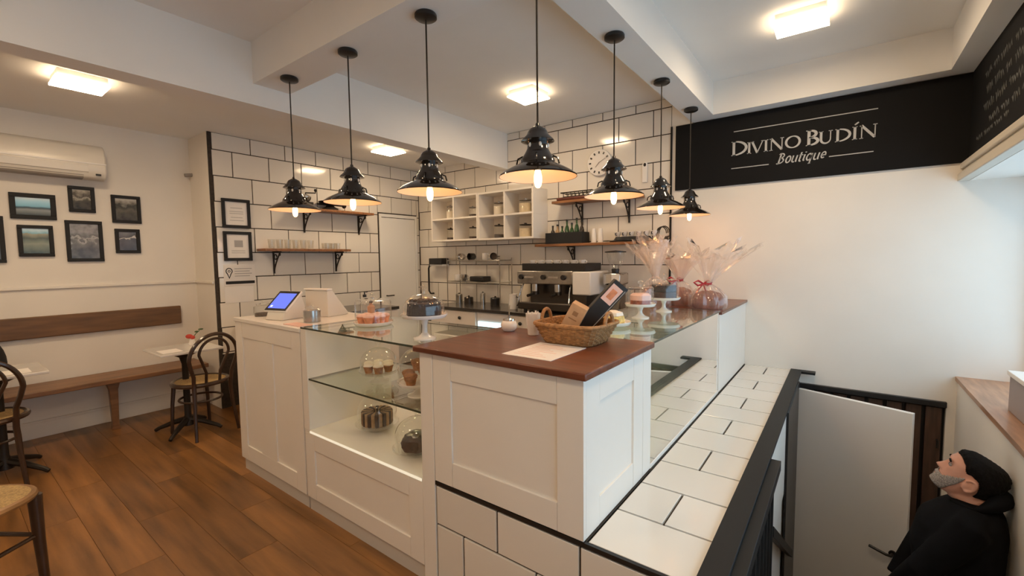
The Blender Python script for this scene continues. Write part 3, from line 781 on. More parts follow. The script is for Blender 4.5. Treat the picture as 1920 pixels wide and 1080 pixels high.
def bent_chair(x, y, rz, label, seat_mat='cane', wood='chairwood'):
    """bentwood chair; local +x is the front"""
    t = thing('bentwood_chair', label, 'chair', (x, y, 0), rz, 'bentwood cafe chairs')
    sh = lambda a: (.205 * math.cos(a), (.200 - .015 * math.cos(a)) * math.sin(a))
    ring = [sh(2 * PI * i / 32) for i in range(32)]
    m = MB(); m.tube([(a, b, .452) for a, b in ring], .019, 8, closed=True); m.build('seat_rim', wood, t, world=False)
    m = MB(); m.prism([(a * .94, b * .94) for a, b in ring], lambda u, v, w: (u, v, w), .450, .462); m.build('seat', seat_mat, t, world=False)
    for s_ in (-1, 1):
        m = MB(); m.tube([(.15, s_ * .13, .45), (.165, s_ * .145, .25), (.175, s_ * .155, 0)], [.018, .015, .013], 8); m.build('leg', wood, t, world=False)
    # rear legs continue up into the outer hoop
    for s_ in (-1, 1):
        m = MB(); m.tube([(-.195, s_ * .150, .47), (-.19, s_ * .148, .40), (-.20, s_ * .155, .25), (-.235, s_ * .175, 0)], [.017, .017, .015, .013], 8); m.build('leg', wood, t, world=False)
    def hoop(wd, z0, z1, yaw, r, lean):
        pts = []
        for i in range(25):
            a = PI * i / 24
            pts.append((0, wd * math.cos(a), z1 - wd * 1.05 + wd * 1.05 * math.sin(a)))
        lo = [(0, yaw, z0), (0, yaw * 1.02, z0 + (z1 - wd - z0) * .35), (0, (wd + yaw) / 2 * 1.04, z0 + (z1 - wd * 1.05 - z0) * .72)]
        pts = lo + pts + [(0, -p[1], p[2]) for p in lo[::-1]]
        return [(-.195 - lean * max(0, p[2] - .47), p[1], p[2]) for p in pts]
    m = MB(); m.tube(hoop(.195, .455, .885, .152, .016, .16), .0155, 8); m.build('back_hoop', wood, t, world=False)
    m = MB(); m.tube(hoop(.120, .462, .845, .055, .012, .16), .0115, 8); m.build('inner_hoop', wood, t, world=False)
    m = MB(); m.tube([(.165 * math.cos(2 * PI * i / 28), .155 * math.sin(2 * PI * i / 28), .30) for i in range(28)], .0095, 6, closed=True); m.build('ring_stretcher', wood, t, world=False)
    return t
bent_chair(-4.50, 1.41, PI + .18, 'dark bentwood chair with round back at the table by the pillar')
bent_chair(-4.62, .19, PI - .1, 'dark bentwood chair at the left edge beside the near cafe table', wood='chairwood')

# near chair, only a seat corner in view
nc = thing('cane_chair', 'brown wooden chair with woven cane seat in the near left corner', 'chair', (-2.985, .055, 0), 0)
rs = []
for i in range(48):
    a = 2 * PI * i / 48; c, s_ = math.cos(a), math.sin(a); k = (abs(c) ** 2.6 + abs(s_) ** 2.6) ** (-1 / 2.6)
    p = Matrix.Rotation(math.radians(35), 2) @ Vector((.185 * k * c, .175 * k * s_)); rs.append((p.x, p.y))
m = MB(); m.tube([(a, b, .448) for a, b in rs], .017, 8, closed=True); m.build('seat_rim', 'seatwood', nc, world=False)
m = MB(); m.prism([(a * .97, b * .97) for a, b in rs], lambda u, v, w: (u, v, w), .452, .463); m.build('seat', 'cane', nc, world=False)
lg = [Matrix.Rotation(math.radians(35), 2) @ Vector(p) for p in ((.15, .13), (.15, -.13), (-.15, .13), (-.15, -.13))]
for p in lg:
    m = MB(); m.tube([(p.x, p.y, .44), (p.x * 1.02, p.y * 1.02, .22), (p.x * 1.06, p.y * 1.06, 0)], [.026, .021, .017], 10); m.build('leg', 'chairwood', nc, world=False)
for i, j in ((0, 1), (1, 3), (3, 2), (2, 0)):
    m = MB(); m.tube([(lg[i].x, lg[i].y, .25), (lg[j].x, lg[j].y, .25)], .010, 8); m.build('stretcher', 'chairwood', nc, world=False)
for p in lg[2:]:
    m = MB(); m.tube([(p.x, p.y, .44), (p.x * 1.15, p.y * 1.15, .66), (p.x * 1.3, p.y * 1.3, .86)], [.019, .016, .014], 8); m.build('back_post', 'chairwood', nc, world=False)
m = MB(); q0, q1 = lg[2] * 1.27, lg[3] * 1.27; m.tube([(q0.x, q0.y, .82), ((q0.x + q1.x) / 2 * 1.12, (q0.y + q1.y) / 2 * 1.12, .83), (q1.x, q1.y, .82)], .022, 8); m.build('back_rail', 'chairwood', nc, world=False)

# black bag on the bench at the picture edge
bg_ = thing('shoulder_bag', 'black rounded bag standing on the bench at the left edge', 'bag', (-5.2, .17, .476))
m = MB(); m.ell(-5.2, .17, .73, .12, .19, .255, 24, 16); m.build('body', 'bag', bg_)
m = MB(); m.tube([(-5.2 + .04, .02, .9), (-5.14, .05, 1.03), (-5.14, .2, 1.05), (-5.16, .27, .93)], .012, 8); m.build('strap', 'bag', bg_)
# flower pot on the table
fp = thing('flower_vase', 'tiny vase with a red flower on the pillar-side cafe table', 'vase', (-4.70, 1.43, .74))
m = MB(); m.lathe([(0, 0), (.022, 0), (.028, .02), (.018, .05), (.020, .06)], 16, -4.70, 1.43, .741); m.build('vase', 'ceramic', fp)
m = MB(); m.ell(-4.70, 1.41, .825, .028, .028, .02, 12, 8); m.ell(-4.68, 1.43, .815, .02, .02, .018, 10, 6); m.build('flower', 'redflower', fp)
m = MB(); m.tube([(-4.70, 1.43, .79), (-4.70, 1.46, .84), (-4.69, 1.49, .87)], .003, 6); m.ell(-4.69, 1.50, .88, .012, .022, .008, 8, 6); m.ell(-4.70, 1.47, .86, .010, .018, .008, 8, 6); m.build('leaf', 'leaf', fp)
for (x, y, l) in ((-4.55, 1.22, 'pale paper menu lying on the pillar-side cafe table'), (-4.62, .35, 'pale paper menu lying on the cafe table at the left edge')):
    m = MB(); m.box(x - .09, x + .09, y - .07, y + .07, .7402, .7425); solo('menu_sheet', m, 'paper', l, 'paper', (x, y, .7402))

# ------------------------------------------------------------------ kitchen: work counters
def base_unit(x0, x1, label, knobs=(), group='white base cabinets under the back counter'):
    t = thing('base_cabinet', label, 'cabinet', ((x0 + x1) / 2, 4.1, 0), 0, group)
    m = MB(); m.box(x0 + .002, x1 - .002, 3.80, 4.41, .0, .885); m.build('body', 'cabinet', t, bevel=.002)
    n = max(1, len(knobs)); w = (x1 - x0) / n
    for i in range(n):
        a, b = x0 + i * w + .004, x0 + (i + 1) * w - .004
        m = MB(); m.box(a, b, 3.78, 3.80, .70, .875); dw = m.build('drawer', 'cabinet', t, bevel=.002)
        if knobs:
            m = MB(); m.ell(knobs[i], 3.765, .80, .022, .016, .020, 12, 8); m.build('knob', 'black', dw)
        m = MB(); m.box(a, b, 3.78, 3.80, .10, .69); m.build('door', 'cabinet', t, bevel=.002)
    return t
base_unit(-4.10, -3.36, 'white base cabinet with black knob below the wire cup rack', (-3.60,))
base_unit(-2.86, -1.36, 'white base cabinet with black knobs below the espresso machine', (-2.72, -1.9))
fr = thing('undercounter_fridge', 'under-counter fridge with a glowing pale blue display strip', 'fridge', (-3.11, 4.1, 0))
m = MB(); m.box(-3.355, -2.865, 3.80, 4.41, 0, .885); m.build('body', 'white', fr, bevel=.003)
m = MB(); m.box(-3.35, -2.87, 3.775, 3.80, .02, .66); m.build('door', 'white', fr, bevel=.003)
m = MB(); m.box(-3.33, -2.89, 3.788, 3.80, .70, .775); m.build('display_strip', 'fridgeglow', fr)
m = MB(); m.box(-4.12, -1.35, 3.765, YB - .001, .885, .92)
solo('back_worktop', m, 'darktop', 'dark stone worktop running along the tiled back wall', 'worktop', (-2.7, 4.1, .885), bevel=.003)
sc = thing('base_cabinet', 'white base cabinet along the tiled side wall left of the door', 'cabinet', (-4.7, 2.75, 0))
m = MB(); m.box(XT + .002, -4.40, 1.98, 3.50, 0, .885); m.build('body', 'cabinet', sc)
for i in range(3):
    m = MB(); m.box(-4.40, -4.38, 1.985 + .505 * i, 2.485 + .505 * i, .1, .875); m.build('door', 'cabinet', sc, bevel=.002)
m = MB(); m.box(XT + .001, -4.37, 1.97, 3.51, .885, .92)
solo('side_worktop', m, 'darktop', 'dark stone worktop along the tiled side wall', 'worktop', (-4.7, 2.75, .885), bevel=.003)
# door in the tiled side wall
d3 = tag(bpy.data.objects.new('door_3', None), 'plain cream kitchen door in the tiled side wall', None, None, 'structure'); C.objects.link(d3); d3.location = (XT, 4.04, 0)
m = MB(); m.box(XT - .01, XT + .004, 3.705, 4.37, 0, 2.12); m.build('reveal', 'grout', d3)
for a, b, c, e in ((3.712, 3.745, 0, 2.112), (4.33, 4.363, 0, 2.112), (3.745, 4.33, 2.07, 2.112)):
    m = MB(); m.box(XT - .01, XT + .018, a, b, c, e); m.build('frame_side', 'doorwhite', d3, bevel=.002)
m = MB(); m.box(XT - .01, XT + .008, 3.748, 4.327, .01, 2.062); m.build('leaf', 'doorwhite', d3, bevel=.002)
m = MB(); m.tube([(XT + .008, 3.80, 1.0), (XT + .045, 3.80, 1.0), (XT + .045, 3.90, 1.0)], .008, 8); m.build('handle', 'black', d3)

# framed documents and stickers on the tiled wall
def doc_frame(y0, y1, z0, z1, label, lines):
    t = wall_frame(XT, y0, y1, z0, z1, 'paper', label, .030, 'framed papers on the tiled wall')
    for (a, b, c, d) in lines:
        m = MB(); m.box(XT + .0101, XT + .0107, y0 + a, y0 + b, z0 + c, z0 + d); m.build('print', 'paperink', t, smooth=False)
doc_frame(1.835, 2.10, 1.835, 2.13, 'framed certificate, upper of two on the tiled wall', [(.08, .19, .20, .206), (.07, .20, .165, .17), (.07, .20, .145, .15), (.08, .19, .105, .11), (.07, .2, .075, .08)])
doc_frame(1.835, 2.10, 1.50, 1.80, 'framed certificate, lower of two on the tiled wall', [(.10, .18, .14, .21), (.07, .20, .10, .105), (.07, .2, .08, .085)])
stc = thing('notice_sticker', 'white notice with a map pin symbol and black bar below the framed certificates', 'notice', (XT, 1.98, 1.24))
m = MB(); m.box(XT + .0005, XT + .003, 1.825, 2.125, 1.25, 1.46); m.build('sheet', 'paper', stc)
m = MB(); m.box(XT + .003, XT + .0036, 1.84, 2.115, 1.262, 1.292); m.build('bar', 'blackmatte', stc)
m = MB(); ribbon(m, arc(1.875, 1.395, .028, .030, -50, 230, 18) + [(1.875, 1.325)] + [arc(1.875, 1.395, .028, .030, -50, 230, 18)[0]], .009, lambda u, v, d: (XT + .003 + d, u, v), .0006); ribbon(m, arc(1.875, 1.395, .010, .010, 0, 360, 12), .006, lambda u, v, d: (XT + .003 + d, u, v), .0006); m.build('pin_symbol', 'blackmatte', stc, smooth=False)
for k in range(4):
    m = MB(); m.box(XT + .003, XT + .0036, 1.925, 2.09 - .02 * (k % 2), 1.415 - .025 * k, 1.422 - .025 * k); m.build('print', 'paperink', stc)
m = MB(); m.box(XT + .0005, XT + .003, 1.825, 2.10, 1.07, 1.235)
st2 = solo('notice_sticker', m, 'paper', 'plain pale notice sheet below the map pin notice', 'notice', (XT, 1.96, 1.07))

# ------------------------------------------------------------------ wall shelves
def bracket_mesh(dep=.17, h=.24):
    m = MB(); m.box(-.008, .008, 0, .012, -h, 0); m.box(-.008, .008, 0, dep, -.012, 0)
    pts = []
    for i in range(18):
        t = i / 17; pts.append((0, .012 + (dep - .03) * (1 - t) ** 1.3, -.02 - (h - .05) * t ** 1.1))
    m.tube(pts, .008, 6)
    m.tube([(0, .05 + .028 * math.cos(a * .6), -.06 + .028 * math.sin(a * .6)) for a in range(11)], .006, 6)
    m.tube([(0, dep - .025 + .015 * math.cos(a * .6), -.03 + .015 * math.sin(a * .6)) for a in range(11)], .005, 6)
    return m
BR = bracket_mesh().mesh('bracket', 'iron')
def shelf_left(y0, y1, z, label, brs):
    t = thing('wall_shelf', label, 'shelf', (XT, (y0 + y1) / 2, z))
    m = MB(); m.box(XT + .002, XT + .20, y0, y1, z - .028, z); m.build('board', 'shelfwood', t, bevel=.003)
    for yy in brs:
        o = child('bracket', BR, t); o.matrix_local = Matrix.Translation((.002, yy - (y0 + y1) / 2, -.028)) @ Matrix.Rotation(-PI / 2, 4, 'Z')
    return t
def shelf_back(x0, x1, z, label, brs):
    t = thing('wall_shelf', label, 'shelf', ((x0 + x1) / 2, YB, z))
    m = MB(); m.box(x0, x1, YB - .20, YB - .002, z - .028, z); m.build('board', 'shelfwood', t, bevel=.003)
    for xx in brs:
        o = child('bracket', BR, t); o.matrix_local = Matrix.Translation((xx - (x0 + x1) / 2, -.002, -.028)) @ Matrix.Rotation(PI, 4, 'Z')
    return t
shelf_left(2.15, 3.15, 1.625, 'lower dark wooden shelf with glasses on the tiled side wall', (2.32, 3.06))
shelf_left(2.55, 3.50, 2.085, 'upper dark wooden shelf on the tiled side wall', (2.68, 3.40))
shelf_back(-2.83, -1.40, 1.648, 'lower brown wooden shelf with bottles and cups on the tiled back wall', (-2.42, -1.56))
shelf_back(-2.60, -1.62, 2.115, 'upper brown wooden shelf below the wall clock', (-2.32, -1.78))

TB = MB().lathe([(0, .004), (.026, .002), (.028, .0), (.036, .10), (.034, .10), (.0265, .008), (0, .008)], 18).mesh('tumbler', 'tumbler')
ORD = ['leftmost', 'second from the left', 'third from the left', 'fourth from the left', 'fifth from the left', 'sixth from the left', 'rightmost']
for k in range(6):
    o = child('tumbler', TB, None, (XT + .10, 2.26 + .087 * k, 1.6255)); tag(o, 'tall clear tumbler, %s in the row on the lower side shelf' % ORD[k], 'glass', 'tumblers on the lower side shelf')
TB2 = MB().lathe([(0, .004), (.024, .002), (.026, .0), (.030, .07), (.028, .07), (.0245, .008), (0, .008)], 16).mesh('small_glass', 'tumbler')
for k in range(6):
    o = child('small_glass', TB2, None, (XT + .07 + .066 * (k % 2), 2.88 + .068 * (k // 2), 1.6255)); tag(o, 'short clear glass, %s in the cluster beside the tall tumblers' % ('%s %s' % (('back', 'front')[k % 2], ('left', 'middle', 'right')[k // 2])), 'glass', 'short glasses on the lower side shelf')
# old hand mill and tray on the upper side shelf
ml = thing('coffee_mill', 'old black hand-cranked coffee mill on the upper side shelf', 'coffee mill', (XT + .10, 2.66, 2.0855))
m = MB(); m.box(-.06, .06, -.06, .06, 0, .07, Matrix.Translation((XT + .10, 2.66, 2.0855))); m.build('box', 'iron', ml, bevel=.004)
m = MB(); m.lathe([(.03, .07), (.055, .10), (.06, .13), (.03, .15), (.008, .16)], 18, XT + .10, 2.66, 2.0855); m.build('hopper', 'chrome', ml)
m = MB(); m.tube([(XT + .10, 2.66, 2.24), (XT + .10, 2.66, 2.26), (XT + .10, 2.78, 2.27), (XT + .10, 2.78, 2.29)], .007, 8); m.ell(XT + .10, 2.78, 2.30, .016, .016, .018, 10, 8); m.build('crank', 'iron', ml)
pn = thing('iron_scale', 'black iron kitchen scale on the upper side shelf', 'scale', (XT + .10, 2.95, 2.0855))
m = MB(); m.lathe([(.09, 0), (.09, .02), (.05, .04), (.04, .06), (.10, .075), (.13, .10), (.125, .10), (.0, .08)], 24, XT + .11, 2.95, 2.0855); m.build('pan', 'iron', pn)
m = MB(); m.tube([(XT + .10, 2.80, 2.15), (XT + .10, 3.12, 2.15)], .010, 8); m.ell(XT + .10, 3.14, 2.16, .03, .03, .04, 12, 8); m.build('beam', 'iron', pn)

# cubby shelves with storage jars
def cubby(x0, label, z0):
    w, h, d = .82, .575, .30
    t = thing('cubby_shelf', label, 'shelf', (x0 + w / 2, YB - .15, z0))
    y0, y1 = YB - d, YB - .002; k = .022
    m = MB(); m.box(x0, x0 + w, y1 - .012, y1, z0, z0 + h); m.build('back_panel', 'cabinet', t)
    for z in (z0, z0 + (h - k) / 2, z0 + h - k):
        m = MB(); m.box(x0, x0 + w, y0, y1 - .012, z, z + k); m.build('shelf_board', 'cabinet', t, bevel=.002)
    for x in (x0, x0 + (w - k) / 2, x0 + w - k):
        for z in (z0 + k, z0 + (h - k) / 2 + k):
            m = MB(); m.box(x, x + k, y0 + .001, y1 - .012, z, z + (h - 3 * k) / 2); m.build('divider', 'cabinet', t)
    return t
cubby(-4.42, 'left white cubby shelf of four compartments on the back wall', 1.722)
cubby(-3.597, 'right white cubby shelf of four compartments on the back wall', 1.716)
def jar(x, y, z, r, h, fill, fmat, label, lid='steel'):
    t = thing('storage_jar', label, 'jar', (x, y, z), 0, 'storage jars in the cubby shelves')
    m = MB(); m.lathe([(0, .0015), (r, .0015), (r, h * .84), (r * .86, h * .90), (r * .86, h * .94)], 24, x, y, z); m.build('glass', 'domeglass', t)
    m = MB(); m.lathe([(0, .004), (r * .93, .004), (r * .93, h * fill), (0, h * fill)], 20, x, y, z); m.build('contents', fmat, t)
    m = MB(); m.lathe([(r * .90, h * .93), (r * .92, h * .99), (r * .5, h * 1.02), (r * .2, h * 1.03), (r * .22, h * 1.10), (0, h * 1.12)], 20, x, y, z); m.build('lid', lid, t)
cells = [-4.42 + .212, -4.42 + .608, -3.597 + .212, -3.597 + .608]
zu, zl = 1.722 + .2985 + .0005, 1.722 + .0225
jl = ['leftmost', 'second', 'third', 'rightmost']
for i, x in enumerate(cells):
    jar(x, YB - .15, zu - (.006 if i > 1 else 0), (.055, .05, .065, .078)[i], (.17, .13, .16, .16)[i], (.6, .3, .7, .72)[i], ('jarcream', 'jardark', 'jarcream', 'jarbeige')[i], 'glass jar with %s contents in the %s upper cubby compartment' % (('cream', 'dark', 'pale', 'beige')[i], jl[i]))
    jar(x, YB - .15, zl - (.006 if i > 1 else 0), (.055, .055, .065, .078)[i], (.15, .15, .16, .15)[i], (.22, .22, .30, .68)[i], ('jardark', 'jardark', 'jardark', 'jarbeige')[i], 'glass jar with %s contents in the %s lower cubby compartment' % (('dark', 'dark', 'dark', 'beige')[i], jl[i]), lid='darksteel')

# wall clock
ck = thing('wall_clock', 'round white wall clock with black hour marks on the tiled back wall', 'clock', (-2.11, YB, 2.36))
def disc(cx, cz, r, y0, y1, seg=40):
    m = MB(); m.cyl(r, 0, abs(y1 - y0), seg, M=Matrix.Translation((cx, max(y0, y1), cz)) @ Matrix.Rotation(PI / 2, 4, 'X')); return m
disc(-2.11, 2.50, .138, YB - .002, YB - .028).build('case', 'white', ck, bevel=.004)
disc(-2.11, 2.50, .126, YB - .028, YB - .030).build('dial', 'paper', ck)
for k in range(12):
    a = k * PI / 6; M_ = Matrix.Translation((-2.11 + .105 * math.sin(a), YB - .0315, 2.50 + .105 * math.cos(a))) @ Matrix.Rotation(a, 4, 'Y')
    m = MB(); m.box(-.008, .008, -.001, .001, -.012, .012, M_); m.build('hour_mark', 'black', ck)
for a, l, w in ((math.radians(62), .085, .004), (math.radians(222), .06, .006)):
    M_ = Matrix.Translation((-2.11, YB - .034, 2.50)) @ Matrix.Rotation(a, 4, 'Y')
    m = MB(); m.box(-w / 2, w / 2, -.001, .001, -.01, l, M_); m.build('hand', 'acgrey', ck)
# thermometer-like strip right of the clock
th = thing('wall_thermometer', 'narrow pale wall thermometer right of the clock', 'thermometer', (-1.62, YB, 2.24))
m = MB(); m.box(-1.645, -1.595, YB - .012, YB - .001, 2.24, 2.44); m.build('plate', 'white', th, bevel=.003)
m = MB(); m.ell(-1.62, YB - .014, 2.415, .014, .006, .018, 10, 8); m.build('knob', 'black', th)

# things on the upper back shelf
ut = thing('serving_tray', 'reddish wooden serving board lying on the upper back shelf', 'tray', (-2.32, YB - .1, 2.1155))
m = MB(); m.box(-2.55, -2.10, YB - .185, YB - .03, 2.116, 2.150); m.build('board', 'trayred', ut, bevel=.012)
m = MB(); m.tube([(-2.10, YB - .11, 2.135), (-1.99, YB - .11, 2.135)], .012, 8); m.build('handle', 'trayred', ut)
us = thing('wire_basket', 'low black wire basket on top of the wooden serving board', 'basket', (-2.3, YB - .1, 2.151))
m = MB(); m.tube([(-2.5, YB - .17, 2.20), (-2.12, YB - .17, 2.20), (-2.12, YB - .05, 2.20), (-2.5, YB - .05, 2.20)], .007, 6, closed=True); m.build('rim', 'iron', us)
m = MB(); m.box(-2.48, -2.14, YB - .16, YB - .06, 2.152, 2.160); m.build('base', 'iron', us)
for k in range(8):
    x = -2.47 + k * .047
    m = MB(); m.tube([(x, YB - .16, 2.158), (x, YB - .17, 2.20)], .004, 5); m.tube([(x, YB - .06, 2.158), (x, YB - .05, 2.20)], .004, 5); m.build('wire', 'iron', us)
# lower back shelf: crate of bottles, paper cups, cup tray
cr = thing('bottle_crate', 'black crate holding dark bottles on the lower back shelf', 'crate', (-2.46, YB - .11, 1.649))
for a, b, c, d in ((-2.69, -2.23, YB - .19, YB - .178), (-2.69, -2.23, YB - .03, YB - .018), (-2.69, -2.678, YB - .178, YB - .03), (-2.242, -2.23, YB - .178, YB - .03)):
    m = MB(); m.box(a, b, c, d, 1.655, 1.77); m.build('side', 'blackmatte', cr, bevel=.002)
m = MB(); m.box(-2.69, -2.23, YB - .19, YB - .018, 1.649, 1.655); m.build('base', 'blackmatte', cr)
for k, (bm_, h) in enumerate([('darksteel', .20), ('cork', .21), ('greenbottle', .19), ('greenbottle', .26), ('greenbottle', .22), ('greenbottle', .27), ('darksteel', .24)]):
    x = -2.645 + k * .061; y = YB - .10
    t = thing('bottle', ('dark bottle at the left end of the crate', 'brown capped bottle second in the crate', 'green bottle third from the left in the crate', 'tall green bottle in the middle of the crate', 'green bottle fifth from the left in the crate', 'tall green bottle sixth in the crate', 'dark bottle at the right end of the crate')[k], 'bottle', (x, y, 1.6555), 0, 'bottles in the black crate')
    m = MB(); m.lathe([(0, 0), (.026, 0), (.027, .01), (.027, h * .55), (.020, h * .68), (.010, h * .76), (.010, h * .93), (0, h * .93)], 16, x, y, 1.656); m.build('glass', bm_, t)
    m = MB(); m.lathe([(.012, h * .91), (.012, h), (0, h)], 12, x, y, 1.656); m.build('cap', 'black', t)
for k in range(2):
    x = -2.13 + .075 * k
    m = MB(); m.lathe([(0, 0), (.030, 0), (.024, .13), (.020, .15), (0, .15)], 18, x, YB - .11, 1.6485); solo('paper_cup_stack', m, 'ceramic', ('left white stack of paper cups on the lower back shelf', 'right white stack of paper cups on the lower back shelf')[k], 'cups', (x, YB - .11, 1.6485), 'cup stacks')
tr = thing('cup_tray', 'black oval tray heaped with cups at the right of the lower back shelf', 'tray', (-1.70, YB - .11, 1.6485))
m = MB(); m.lathe([(0, 0), (.24, 0), (.25, .012), (.20, .02), (.18, .05), (0, .05)], 32, 0, 0, 0, Matrix.Translation((-1.70, YB - .115, 1.649)) @ Matrix.Diagonal((1, .36, 1, 1))); m.build('dish', 'black', tr)
CP = MB().lathe([(0, 0), (.018, 0), (.033, .03), (.036, .05), (.034, .05), (.030, .03), (0, .006)], 18).mesh('cup', 'ceramic')
for k in range(6):
    t = thing('espresso_cup', 'white espresso cup, %s on the black tray on the back shelf' % ORD[k], 'cup', (-1.86 + .074 * k, YB - .115, 1.6995), -PI / 2, 'espresso cups on the black tray')
    child('cup', CP, t); m = MB(); m.tube([(.033, 0, .04), (.052, 0, .036), (.05, 0, .02), (.028, 0, .016)], .005, 6); m.build('handle', 'black', t, world=False)
wb_ = thing('wire_rack', 'curled black wire rack at the end of the lower back shelf', 'rack', (-1.40, YB - .11, 1.649))
for k in range(3):
    m = MB(); m.tube([(-1.43 + .03 * k + .050 * math.cos(a * .45), YB - .06 - .05 * k, 1.72 + .065 * math.sin(a * .45)) for a in range(14)], .005, 6); m.build('wire_loop', 'iron', wb_)
m = MB(); m.box(-1.405, -1.365, YB - .18, YB - .04, 1.649, 1.656); m.build('base', 'iron', wb_)

# ------------------------------------------------------------------ espresso corner
em = thing('espresso_machine', 'large dark chrome espresso machine on the back worktop', 'espresso machine', (-2.4, 4.05, .92))
m = MB(); m.box(-2.80, -1.98, 3.84, 4.28, .95, 1.02); m.build('base', 'darksteel', em, bevel=.006)
m = MB(); m.box(-2.78, -2.14, 4.06, 4.28, 1.02, 1.22); m.build('back_panel', 'darksteel', em)
m = MB(); m.box(-2.82, -2.14, 3.86, 4.28, 1.22, 1.36); m.build('head', 'steel', em, bevel=.01)
m = MB(); m.box(-2.138, -1.94, 3.85, 4.28, 1.125, 1.355); m.build('side_housing', 'white', em, bevel=.012)
m = MB(); m.box(-2.138, -1.99, 3.87, 4.28, 1.02, 1.123); m.build('steam_box', 'darksteel', em, bevel=.004)
for x in (-2.78, -2.5, -2.26):
    m = disc(x + .02, 1.295, .026, 3.86, 3.838, 20); m.build('dial', 'black', em)
for x in (-2.66, -2.36):
    m = MB(); m.box(x - .06, x + .06, 3.852, 3.862, 1.285, 1.302); m.build('button_row', 'chrome', em)
for x in (-2.64, -2.36):
    m = MB(); m.cyl(.038, 1.14, 1.22, 18, x, 3.95); m.build('group_head', 'chrome', em)
    m = MB(); m.cyl(.040, 1.105, 1.14, 18, x, 3.95); m.tube([(x, 3.95, 1.12), (x, 3.80, 1.10)], [.012, .016], 8); m.build('portafilter', 'darksteel', em)
for x, s_ in ((-2.76, -1), (-2.18, 1)):
    m = MB(); m.tube([(x, 3.90, 1.22), (x + .01 * s_, 3.85, 1.14), (x + .02 * s_, 3.82, 1.04)], .007, 8); m.build('steam_wand', 'chrome', em)
m = MB(); m.box(-2.76, -2.16, 3.85, 4.05, 1.021, 1.028); m.build('drip_tray', 'chrome', em)
for x in (-2.74, -2.06):
    m = MB(); m.cyl(.02, .9205, .95, 12, x, 3.9); m.cyl(.02, .9205, .95, 12, x, 4.2); m.build('foot', 'black', em)
m = MB()
for a, b, c, d in ((-2.78, -2.02, 3.90, 3.915), (-2.78, -2.02, 4.24, 4.255), (-2.78, -2.765, 3.915, 4.24), (-2.035, -2.02, 3.915, 4.24)): m.box(a, b, c, d, 1.362, 1.437)
m.build('cup_rail', 'black', em, bevel=.003)
for k in range(7):
    o = thing('espresso_cup', 'white espresso cup, %s in the row on the espresso machine' % ORD[k], 'cup', (-2.70 + .1 * k, 3.99, 1.4205), 0, 'espresso cups on the espresso machine')
    child('cup', CP, o); m = MB(); m.tube([(.033, 0, .04), (.052, 0, .036), (.05, 0, .02), (.028, 0, .016)], .005, 6); m.build('handle', 'ceramic', o, world=False)
m = MB(); m.box(-2.765, -2.035, 3.915, 4.24, 1.3602, 1.42); solo('cup_mat', m, 'blackmatte', 'black mat under the cups on the espresso machine', 'mat', (-2.4, 4.08, 1.3602))
gr = thing('coffee_grinder', 'silver coffee grinder with clear hopper beside the espresso machine', 'coffee grinder', (-1.80, 4.15, .92))
m = MB(); m.box(-1.89, -1.71, 4.04, 4.28, .9205, .96); m.build('base', 'darksteel', gr, bevel=.006)
m = MB(); m.box(-1.87, -1.75, 4.12, 4.27, .96, 1.22); m.build('column', 'steel', gr, bevel=.015)
m = MB(); m.box(-1.90, -1.72, 4.03, 4.27, 1.22, 1.34); m.build('head', 'chrome', gr, bevel=.02)
m = MB(); m.box(-1.80, -1.72, 4.022, 4.032, 1.26, 1.33); m.build('label_plate', 'white', gr)
m = MB(); m.lathe([(.035, 0), (.04, .03), (.035, .04)], 20, -1.81, 4.14, 1.34); m.build('collar', 'black', gr)
m = MB(); m.lathe([(.04, .04), (.05, .06), (.085, .16), (.09, .20)], 24, -1.81, 4.14, 1.34); m.build('hopper', 'domeglass', gr)
m = MB(); m.lathe([(.105, .20), (.105, .21), (0, .222)], 24, -1.81, 4.14, 1.34); m.build('lid', 'black', gr)
# tap with box head
tp = thing('water_tap', 'black bent wall pipe with a boxy head left of the cup rack', 'tap', (-4.72, YB, 1.0))
bx = -4.66
m = MB(); m.tube([(bx - .06, YB - .001, 1.0), (bx - .06, 4.36, 1.0), (bx - .06, 4.33, 1.04), (bx - .06, 4.33, 1.36), (bx - .045, 4.33, 1.395), (bx + .02, 4.33, 1.41), (bx + .10, 4.33, 1.41)], .013, 10); m.build('pipe', 'black', tp)
m = MB(); m.box(bx + .02, bx + .27, 4.26, 4.40, 1.42, 1.505); m.build('head', 'black', tp, bevel=.006)
m = MB(); m.box(bx + .02, bx + .27, 4.28, 4.40, 1.395, 1.419); m.build('shelf_plate', 'white', tp, bevel=.002)
# wire rack with mugs
rk = thing('wire_cup_rack', 'wire rack with mugs and utensils standing on the back worktop', 'rack', (-3.75, 4.25, .92))
for x in (-4.16, -3.28):
    for y in (4.14, 4.38):
        m = MB(); m.tube([(x, y, .9205), (x, y, 1.50)], .006, 6); m.build('post', 'steel', rk)
for z in (1.20, 1.47):
    m = MB(); m.tube([(-4.16, 4.14, z), (-3.28, 4.14, z), (-3.28, 4.38, z), (-4.16, 4.38, z)], .005, 6, closed=True); m.build('tier_frame', 'steel', rk)
    for k in range(6):
        y = 4.165 + k * .04
        m = MB(); m.tube([(-4.16, y, z), (-3.28, y, z)], .0028, 5); m.build('wire', 'steel', rk)
MG = MB().lathe([(0, 0), (.034, 0), (.042, .01), (.044, .085), (.041, .085), (.038, .012), (0, .008)], 20)
mg = {k: MG.mesh('mug', k) for k in ('chrome', 'ceramic', 'darksteel')}
